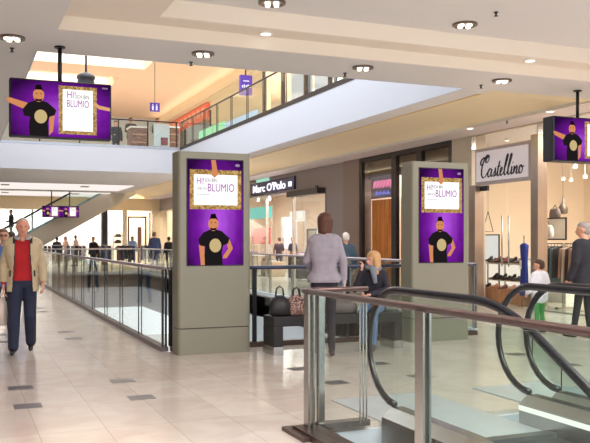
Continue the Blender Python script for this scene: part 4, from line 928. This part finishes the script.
for k in range(6): MB().tube([(XF+.13, 21.45-.2*k, 3.05), (XF+.13, 21.40-.2*k, 3.26), (XF+.13, 21.35-.2*k, 3.10), (XF+.13, 21.30-.2*k, 3.27)], .022, 6).build('neon_stroke', emi('pink_glow', (244, 140, 180), .9), t)
for k in range(4): MB().tube([(XF+.13, 21.3-.22*k, 2.84), (XF+.13, 21.22-.22*k, 2.95), (XF+.13, 21.14-.22*k, 2.86)], .018, 6).build('neon_stroke', emi('blue_glow', (120, 130, 240), .9), t)
# dark transom panels above the windows
b = MB(); b.box(XF+.25, XF+.3, 17.05, 22.0, 3.38, Z1-.05); b.box(XF+.25, XF+.3, 17.05, 18.6, .02, 3.38)
struct(b.build('trim_9', mat('brown_transom', (112, 90, 78), .6)))
# ------------------------------------------------------------------ contents of the script-sign shop
def shoe_obj(x, y, z, rz, m_, label, group, heel=False):
    k = MB()
    prof = [(0, .036, .10), (.05, .040, .11), (.10, .038, .07), (.16, .042, .045), (.22, .038, .035), (.26, .018, .02)]
    vs = []; n = 8
    for yy, w_, h_ in prof:
        base = (.05*(1-min(1, yy/.16)) if heel else 0)
        for q in range(n):
            a = 2*math.pi*q/n; vs.append((w_*math.cos(a), yy, base+.012+h_/2+h_/2*math.sin(a)))
    k.add(vs, [(i*n+j, i*n+(j+1) % n, (i+1)*n+(j+1) % n, (i+1)*n+j) for i in range(len(prof)-1) for j in range(n)]+[tuple(range(n-1, -1, -1)), tuple(range((len(prof)-1)*n, len(prof)*n))])
    if heel: k.box(-.012, .012, .005, .03, 0, .06)
    else: k.box(-.032, .032, .0, .25, 0, .014)
    o = k.build('shoe', m_, None, smooth=True); o.location = (x, y, z); o.rotation_euler = (0, 0, rz)
    return tag(o, label, 'shoe', group)
mS = [mat('shoe_black', (30, 24, 26), .35), mat('shoe_brown', (96, 58, 44), .4), mat('shoe_tan', (168, 120, 90), .5), mat('shoe_red', (140, 40, 48), .4)]
def shop_xy(px, x_plane):
    rho = (px-295)/F; return Vector((x_plane, x_plane*(CS-rho*SN)/(SN+rho*CS), 0))
def table(px0, px1, X, h_, label, shelf=None, glow=False):
    a = shop_xy(px1, X); c = shop_xy(px0, X); t = thing('display_table', label, 'table', (X, a.y, 0), world=True)
    MB().box(X, X+.6, a.y, c.y, h_-.04, h_).build('table_top', M_WHITE, t)
    for yy in (a.y+.03, c.y-.05):
        for xx in (X+.02, X+.55): MB().box(xx, xx+.03, yy, yy+.03, 0, h_-.04).build('leg', M_STEEL, t)
    if shelf: MB().box(X+.02, X+.58, a.y+.03, c.y-.03, shelf-.03, shelf).build('shelf', M_WHITE, t)
    return a.y, c.y
ay, cy = table(486, 524, 12.3, .94, 'white display table with two tiers of shoes inside the script-sign shop', .52)
n = 9
for k in range(n): shoe_obj(12.42, ay+.08+(cy-ay-.2)*k/(n-1), .94, 1.3+.3*math.sin(k*2.1), mS[(0, 1, 0, 0, 3, 0, 1, 0, 0)[k]], ('shoe on the upper tier of the white display table, ' + ('nearest the door end' if k == 0 else 'farthest from the door end' if k == n-1 else 'in the middle of the row')), 'shoes on the upper tier', k % 2 == 0)
for k in range(6): shoe_obj(12.40, ay+.25+(cy-ay-.6)*k/5, .52, 1.4+.3*math.sin(k*3.1), mS[0], 'black shoe on the lower tier of the white display table', 'shoes on the lower tier', k % 2 == 1)
t = thing('light_box', 'glowing white counter front behind the shoe table', 'counter', (13.2, 15, 0), world=True)
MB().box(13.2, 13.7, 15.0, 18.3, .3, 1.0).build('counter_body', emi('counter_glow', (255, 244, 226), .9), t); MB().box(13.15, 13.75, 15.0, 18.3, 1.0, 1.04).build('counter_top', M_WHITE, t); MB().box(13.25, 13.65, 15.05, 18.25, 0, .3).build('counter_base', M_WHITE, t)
t = thing('shoe_box_plinth', 'orange-brown wooden plinth with shoes below the shoe table', 'plinth', (11.9, 14.8, 0), world=True)
MB().box(11.85, 12.25, 14.5, 16.6, 0, .34).build('plinth_body', wood('plinth_wood', (176, 120, 78), (204, 152, 108)), t)
for k in range(6): shoe_obj(11.98, 14.65+.31*k, .34, 1.5+.4*math.sin(k), mS[(2, 0, 2, 1, 2, 0)[k]], 'flat shoe on the low wooden plinth inside the script-sign shop', 'shoes on the wooden plinth')
# framed mirror stand
def mirror_frame(px0, px1, X, z0, z1, label, fill):
    a = shop_xy(px1, X); c = shop_xy(px0, X); t = thing('display_stand', label, 'display stand', (X, a.y, z0), world=True)
    m = MB()
    for yy in (a.y, c.y-.03): m.box(X, X+.03, yy, yy+.03, 0 if z0 < 1 else z0, z1)
    m.box(X, X+.03, a.y, c.y, z1, z1+.03); m.box(X, X+.03, a.y, c.y, z0, z0+.03); m.build('frame', M_DARK, t)
    MB().box(X+.012, X+.02, a.y+.03, c.y-.03, z0+.03, z1).build('panel', fill, t)
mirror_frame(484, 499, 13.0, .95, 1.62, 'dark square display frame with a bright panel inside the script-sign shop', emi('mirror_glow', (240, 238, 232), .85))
q = shop_xy(488, 12.8); t = thing('hanger_display', 'triangular wire hanger display above the dark square frame', 'display', (q.x, q.y, 1.7), world=True)
MB().tube([(q.x, q.y+.22, 1.72), (q.x, q.y, 2.25), (q.x, q.y-.22, 1.72), (q.x, q.y+.22, 1.72)], .012, 6).build('wire', M_DARK, t); MB().tube([(q.x, q.y, 2.25), (q.x, q.y, Z1)], .004, 5).build('cord', M_DARK, t)
# blue garment on a stand at the doorway
q = shop_xy(524, 11.7); t = thing('garment_stand', 'long blue garment hanging on a stand beside the right entrance post', 'garment', (q.x, q.y, 0), 0)
m = MB(); vs = []; n = 16
for z, w_ in ((.25, .13), (.6, .12), (1.0, .10), (1.25, .12), (1.38, .13), (1.43, .05)):
    for k in range(n):
        a = 2*math.pi*k/n; f_ = 1+.12*math.sin(5*a); vs.append((.55*w_*math.cos(a)*f_, w_*math.sin(a)*f_, z))
m.add(vs, [(i*n+k, i*n+(k+1) % n, (i+1)*n+(k+1) % n, (i+1)*n+k) for i in range(5) for k in range(n)]+[tuple(range(n-1, -1, -1)), tuple(range(5*n, 6*n))])
m.build('garment', mat('royal_blue_cloth', (40, 60, 150), .8, var=.1), t, smooth=True); MB().tube([(0, 0, 0), (0, 0, 1.6)], .014, 8).build('stand_pole', M_STEEL, t); MB().lathe([(.16, 0), (.16, .015)], n=16).build('stand_base', M_STEEL, t)
MB().box(-.10, -.095, -.03, .03, .85, 1.05).build('price_tag', M_WHITE, t)
# glass shelf unit and clothes rails in the right window
def rail(px0, px1, X, zr, label, cols, grp):
    a = shop_xy(px1, X); c = shop_xy(px0, X); t = thing('clothes_rail', label, 'clothes rail', (X, a.y, 0), world=True)
    MB().tube([(X, a.y, zr), (X, c.y, zr)], .013, 8).build('bar', M_STEEL, t)
    for yy in (a.y, c.y):
        MB().tube([(X, yy, 0), (X, yy, zr)], .015, 8).build('upright', M_STEEL, t); MB().box(X-.2, X+.2, yy-.02, yy+.02, 0, .03).build('foot', M_STEEL, t)
    L = c.y-a.y; n = int(L/.1)
    for k in range(n):
        y_ = a.y+.06+(L-.12)*k/(n-1); col = cols[k % len(cols)]
        g = MB(); h_ = .75+.12*((k*5) % 3)
        g.add([(X-.2, y_-.025, zr-.12), (X+.2, y_-.025, zr-.12), (X+.23, y_-.03, zr-h_), (X-.23, y_-.03, zr-h_), (X-.2, y_+.025, zr-.12), (X+.2, y_+.025, zr-.12), (X+.23, y_+.03, zr-h_), (X-.23, y_+.03, zr-h_), (X, y_-.02, zr-.05), (X, y_+.02, zr-.05)],
              [(0, 3, 2, 1), (4, 5, 6, 7), (0, 4, 7, 3), (1, 2, 6, 5), (2, 3, 7, 6), (0, 1, 8), (4, 9, 5), (0, 8, 9, 4), (8, 1, 5, 9)])
        o = g.build('garment', mat('garment_%d_%d_%d' % col, col, .85)); tag(o, grp[0] % grp[2][k % len(cols)], 'garment', grp[1])
        h2 = MB().tube([(X, y_, zr-.05), (X, y_, zr+.015)], .006, 6).build('hook', M_STEEL, o)
rail(540, 563, 12.2, 1.42, 'steel clothes rail in the right shop window behind the child', [(52, 46, 52), (84, 110, 108), (40, 38, 44), (124, 116, 112)], ('%s garment on the rail behind the child', 'garments on the left window rail', ['black-brown', 'grey-green', 'charcoal', 'grey']))
rail(565, 589, 12.2, 1.42, 'steel clothes rail in the right shop window behind the dark-coated man', [(150, 120, 100), (60, 36, 40), (186, 170, 150)], ('%s garment on the rail behind the dark-coated man', 'garments on the right window rail', ['tan', 'maroon', 'cream']))
mirror_frame(541, 566, 13.0, 1.5, 2.0, 'open dark display frame with a pale bag above the clothes rail', mat('frame_back', (236, 226, 212), .6))
q = shop_xy(551, 12.8)
t = thing('handbag', 'pale handbag on show inside the dark display frame', 'bag', (q.x-.1, q.y, 1.55), 1.4)
m = MB(); sack(m, .42, .15, .3, .8); m.build('bag_body', mat('pale_bag', (214, 210, 200), .5), t, smooth=True); MB().tube([(-.1, 0, .27), (0, 0, .4), (.1, 0, .27)], .01, 6).build('strap', M_DARK, t)
t = thing('handbag', 'dark handbag standing on top of the display frame', 'bag', (13.0, shop_xy(555, 13.0).y, 2.03), 1.4)
m = MB(); sack(m, .4, .14, .22, .85); m.build('bag_body', mat('taupe_bag', (120, 106, 100), .5), t, smooth=True); MB().tube([(-.1, 0, .2), (0, 0, .3), (.1, 0, .2)], .01, 6).build('strap', M_DARK, t)
q = shop_xy(563, 13.2); t = thing('lantern', 'dark metal lantern hanging in the right shop window', 'lantern', (q.x, q.y, 2.12), 0)
MB().lathe([(.09, 0), (.11, .03), (.11, .14), (.07, .21), (.03, .26), (.02, .42)], n=14).build('lantern_body', mat('lantern_metal', (110, 100, 90), .4, .5), t, smooth=True); MB().tube([(0, 0, .42), (0, 0, Z1-2.12)], .005, 5).build('cord', M_DARK, t)
# shop ceiling spots
for px, py, X in ((545, 182, 14), (563, 180, 14), (571, 181, 14.6), (585, 178, 14), (545, 202, 16), (563, 202, 16), (575, 168, 13), (507, 137, 12.6), (519, 197, 16)):
    rho = (px-295)/F; p = shop_xy(px, X); d = p.x*SN+p.y*CS; z = min(3.98, 1.5+(240-py)*d/F)
    t = thing('shop_spotlight', 'small round spotlight in the shop with the script sign', 'ceiling light', (p.x, p.y, z), group='spotlights of the script-sign shop')
    MB().lathe([(.05, .08), (.06, 0)], n=12).build('housing', M_WHITE, t); MB().lathe([(.055, -.001), (.002, -.012)], n=12).build('bulb', E_BULB, t); MB().tube([(0, 0, .08), (0, 0, max(.09, Z1-z))], .008, 5).build('rod', M_WHITE, t)
area('shop_light', (13.9, 12.6, 3.95), 3, 4.5, 420, (1, .93, .84))
# ------------------------------------------------------------------ contents of the shop under the navy sign
for i, (px, X, c_, lb, st) in enumerate(((267, 12.6, (226, 224, 230), 'shopper in white browsing behind the glass under the navy sign', 'bob'), (279, 13.0, (60, 44, 50), 'shopper in dark clothes behind the glass under the navy sign', 'short'), (293, 12.8, (70, 66, 84), 'shopper in dark grey behind the glass, left of the framed mirror', 'short'))):
    p = shop_xy(px, X); person(lb, p, (1.2, -.5, 2.0)[i], 1.62, vars_[1], top=c_, pants=(60, 56, 72), voxel=.02, hairstyle=st)
def board(px0, px1, X, z0, z1, name, label, cat, m_, fr_=None):
    a = shop_xy(px1, X); c = shop_xy(px0, X); t = thing(name, label, cat, (X, a.y, z0), world=True)
    MB().box(X, X+.06, a.y, c.y, z0, z1).build('board', m_, t)
    if fr_:
        m = MB(); w_ = .07
        m.box(X-.02, X, a.y-w_, a.y, z0-w_, z1+w_); m.box(X-.02, X, c.y, c.y+w_, z0-w_, z1+w_); m.box(X-.02, X, a.y, c.y, z1, z1+w_); m.box(X-.02, X, a.y, c.y, z0-w_, z0); m.build('frame', fr_, t)
    for yy in (a.y+.1, c.y-.1): MB().box(X+.06, X+.1, yy, yy+.05, 0, z1).build('support', M_STEEL, t)
board(250, 271, 13.5, 2.55, 3.1, 'lit_sign', 'turquoise lit sign inside the shop under the navy sign', 'sign', emi('turquoise_glow', (130, 220, 205), .95))
board(252, 270, 14.2, 1.3, 2.1, 'red_display', 'red display wall inside the shop under the navy sign', 'display', mat('red_panel', (226, 120, 110), .6))
board(281, 290, 14.5, 1.6, 2.6, 'wall_poster', 'tall bright poster of a figure inside the shop under the navy sign', 'poster', mat('poster_white', (240, 236, 236), .5, var=.15, vs=2))
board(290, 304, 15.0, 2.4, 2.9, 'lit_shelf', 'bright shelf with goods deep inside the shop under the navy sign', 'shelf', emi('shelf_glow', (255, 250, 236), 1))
board(308, 316, 12.0, .4, 1.85, 'framed_mirror', 'grey-framed mirror standing left of the woman in the grey jacket', 'mirror', M_WHITE, mat('mirror_frame', (130, 130, 138), .4))
for px, X, h_, c_, lb in ((301, 12.4, .9, (60, 50, 54), 'dark clothes stand under the framed mirror side of the shop'), (273, 12.0, .6, (190, 160, 130), 'tan display cube in the middle of the navy-sign shop')):
    p = shop_xy(px, X); t = thing('display_cube', lb, 'display', p); MB().box(-.35, .35, -.5, .5, 0, h_).build('cube_body', mat('cube_%d' % c_[0], c_, .6), t, bevel=.02)
    for k in range(3): MB().box(-.3, .0, -.45+.32*k, -.2+.32*k, h_, h_+.08+.03*k).build('folded_stack', mat('fold_%d' % k, ((200, 190, 190), (90, 80, 100), (170, 120, 100))[k], .8), t)
board(284, 296, 13.8, 1.1, 2.3, 'display_board', 'added glowing white panel behind the dark shoppers under the navy sign', 'display', emi('white_panel_glow', (255, 250, 246), 1.0))  # glowing board added for a white glow deep in the shop
for px, X, lb in ((255, 11.95, 'white-topped table with clothes left of the shopper in white'), (306, 13.4, 'table with folded clothes by the framed mirror')):
    q = shop_xy(px, X); t = thing('display_table', lb, 'table', q)
    MB().box(-.35, .35, -.6, .6, .82, .86).build('table_top', M_WHITE, t)
    for x in (-.32, .29):
        for y in (-.57, .54): MB().box(x, x+.03, y, y+.03, 0, .82).build('leg', M_STEEL, t)
    for k in range(4): MB().box(-.28, .05, -.5+.26*k, -.3+.26*k, .86, .95+.04*(k % 2)).build('folded_stack', mat('fold_%d' % (k % 3), ((200, 190, 190), (90, 80, 100), (170, 120, 100))[k % 3], .8), t)
# bright back wall strips
b = MB(); b.box(16.9, 16.98, 24, 36, .3, 3.6); struct(b.build('trim_10', mat('bright_back_wall', (250, 240, 232), .7)))
for k, (px, py) in enumerate(((258, 201), (269, 200))):
    p = shop_xy(px, 13.0); d = p.x*SN+p.y*CS; z = min(3.95, 1.5+(240-py)*d/F)
    t = thing('shop_spotlight', ('left', 'right')[k]+' of two bright ceiling spotlights in the navy-sign shop', 'ceiling light', (p.x, p.y, z))
    MB().lathe([(.06, .16), (.1, 0)], n=12).build('housing', M_WHITE, t); MB().lathe([(.095, -.001), (.002, -.02)], n=12).build('bulb', E_BULB, t); MB().tube([(0, 0, .16), (0, 0, Z1-z)], .01, 5).build('rod', M_DARK, t)
# ------------------------------------------------------------------ far shops: shelves with goods, racks
def far_shelf(px0, px1, d, label, levels, grp):
    a = G(px0, d); c = G(px1, d); t = thing('shop_shelf', label, 'shelf', (a.x, YF+1.0, 0), world=True)
    m = MB(); m.box(a.x-.04, a.x, YF+.8, YF+1.2, 0, 1.95); m.box(c.x, c.x+.04, YF+.8, YF+1.2, 0, 1.95); m.build('frame', M_STEEL, t)
    for z in levels:
        MB().box(a.x, c.x, YF+.8, YF+1.2, z-.04, z).build('shelf_board', M_WHITE, t)
        n = 4
        for k in range(n):
            x = a.x+.2+(c.x-a.x-.4)*k/(n-1); h_ = .16+.06*((k*3) % 2)
            g = MB(); g.lathe([(.14, 0), (.17, h_*.5), (.08, h_), (.02, h_+.02)], n=10); o = g.build('shoulder_bag', mat('dark_goods', (50, 40, 42), .5), smooth=True); o.location = (x, YF+1.0, z)
            tag(o, 'small dark bag on the shelves of the far cream shop', 'bag', grp)
far_shelf(109, 118, 51, 'shelf unit with dark goods in the far cream shop right of the dark pillar', (.9, 1.3, 1.68), 'goods on the far shelves')
b = MB(); b.box(8.2, 13, YF+2.9, YF+2.98, 0, 3.4); struct(b.build('trim_11', mat('cream_far_wall', (250, 232, 200), .7)))
t = thing('far_doorway', 'dark-framed far shop doorway with a tall mirror panel', 'doorway', (G(133, 49.5).x, YF, 0), world=True)
xa = G(124, 49.9).x; xb = G(144, 49.9).x
m = MB(); m.box(xa, xa+.1, YF-.08, YF-.01, 0, 2.95); m.box(xb-.1, xb, YF-.08, YF-.01, 0, 2.95); m.box(xa, xb, YF-.08, YF-.01, 2.85, 2.95); m.build('frame', mat('bronze_door_frame', (120, 100, 84), .4, .4), t)
MB().box(xb-.55, xb-.3, YF-.06, YF-.02, .1, 2.3).build('brown_leaf', mat('brown_leaf', (140, 100, 76), .5), t)
# freestanding clothes racks on the far floor (the dark clutter behind the far balustrade)
for i, px in enumerate((48, 71, 97, 122, 147)):
    q = G(px, 43.0); t = thing('clothes_rack', ('dark clothes rack on the far floor, ' + ('leftmost, near the escalator', 'below the small hanging screens', 'before the dark pillar', 'before the far shelves', 'nearest the first kiosk')[i]), 'clothes rack', (q.x, 42.0, 0), 0)
    MB().box(-.5, .5, -.02, .02, 1.22, 1.25).build('bar', M_STEEL, t)
    for x in (-.5, .5): MB().box(x-.02, x+.02, -.25, .25, 0, .04).build('foot', M_STEEL, t); MB().box(x-.015, x+.015, -.015, .015, .04, 1.22).build('upright', M_STEEL, t)
    for k in range(5):
        c_ = ((44, 40, 60), (60, 70, 110), (40, 36, 44), (110, 60, 70), (130, 130, 150), (70, 60, 60), (36, 44, 80))[(k*3+i) % 7]
        MB().box(-.46+.19*k, -.34+.19*k, -.2, .2, .35+.08*((k+i) % 3), 1.2).build('garment', mat('rack_%d_%d' % (c_[0], c_[2]), c_, .8), t)
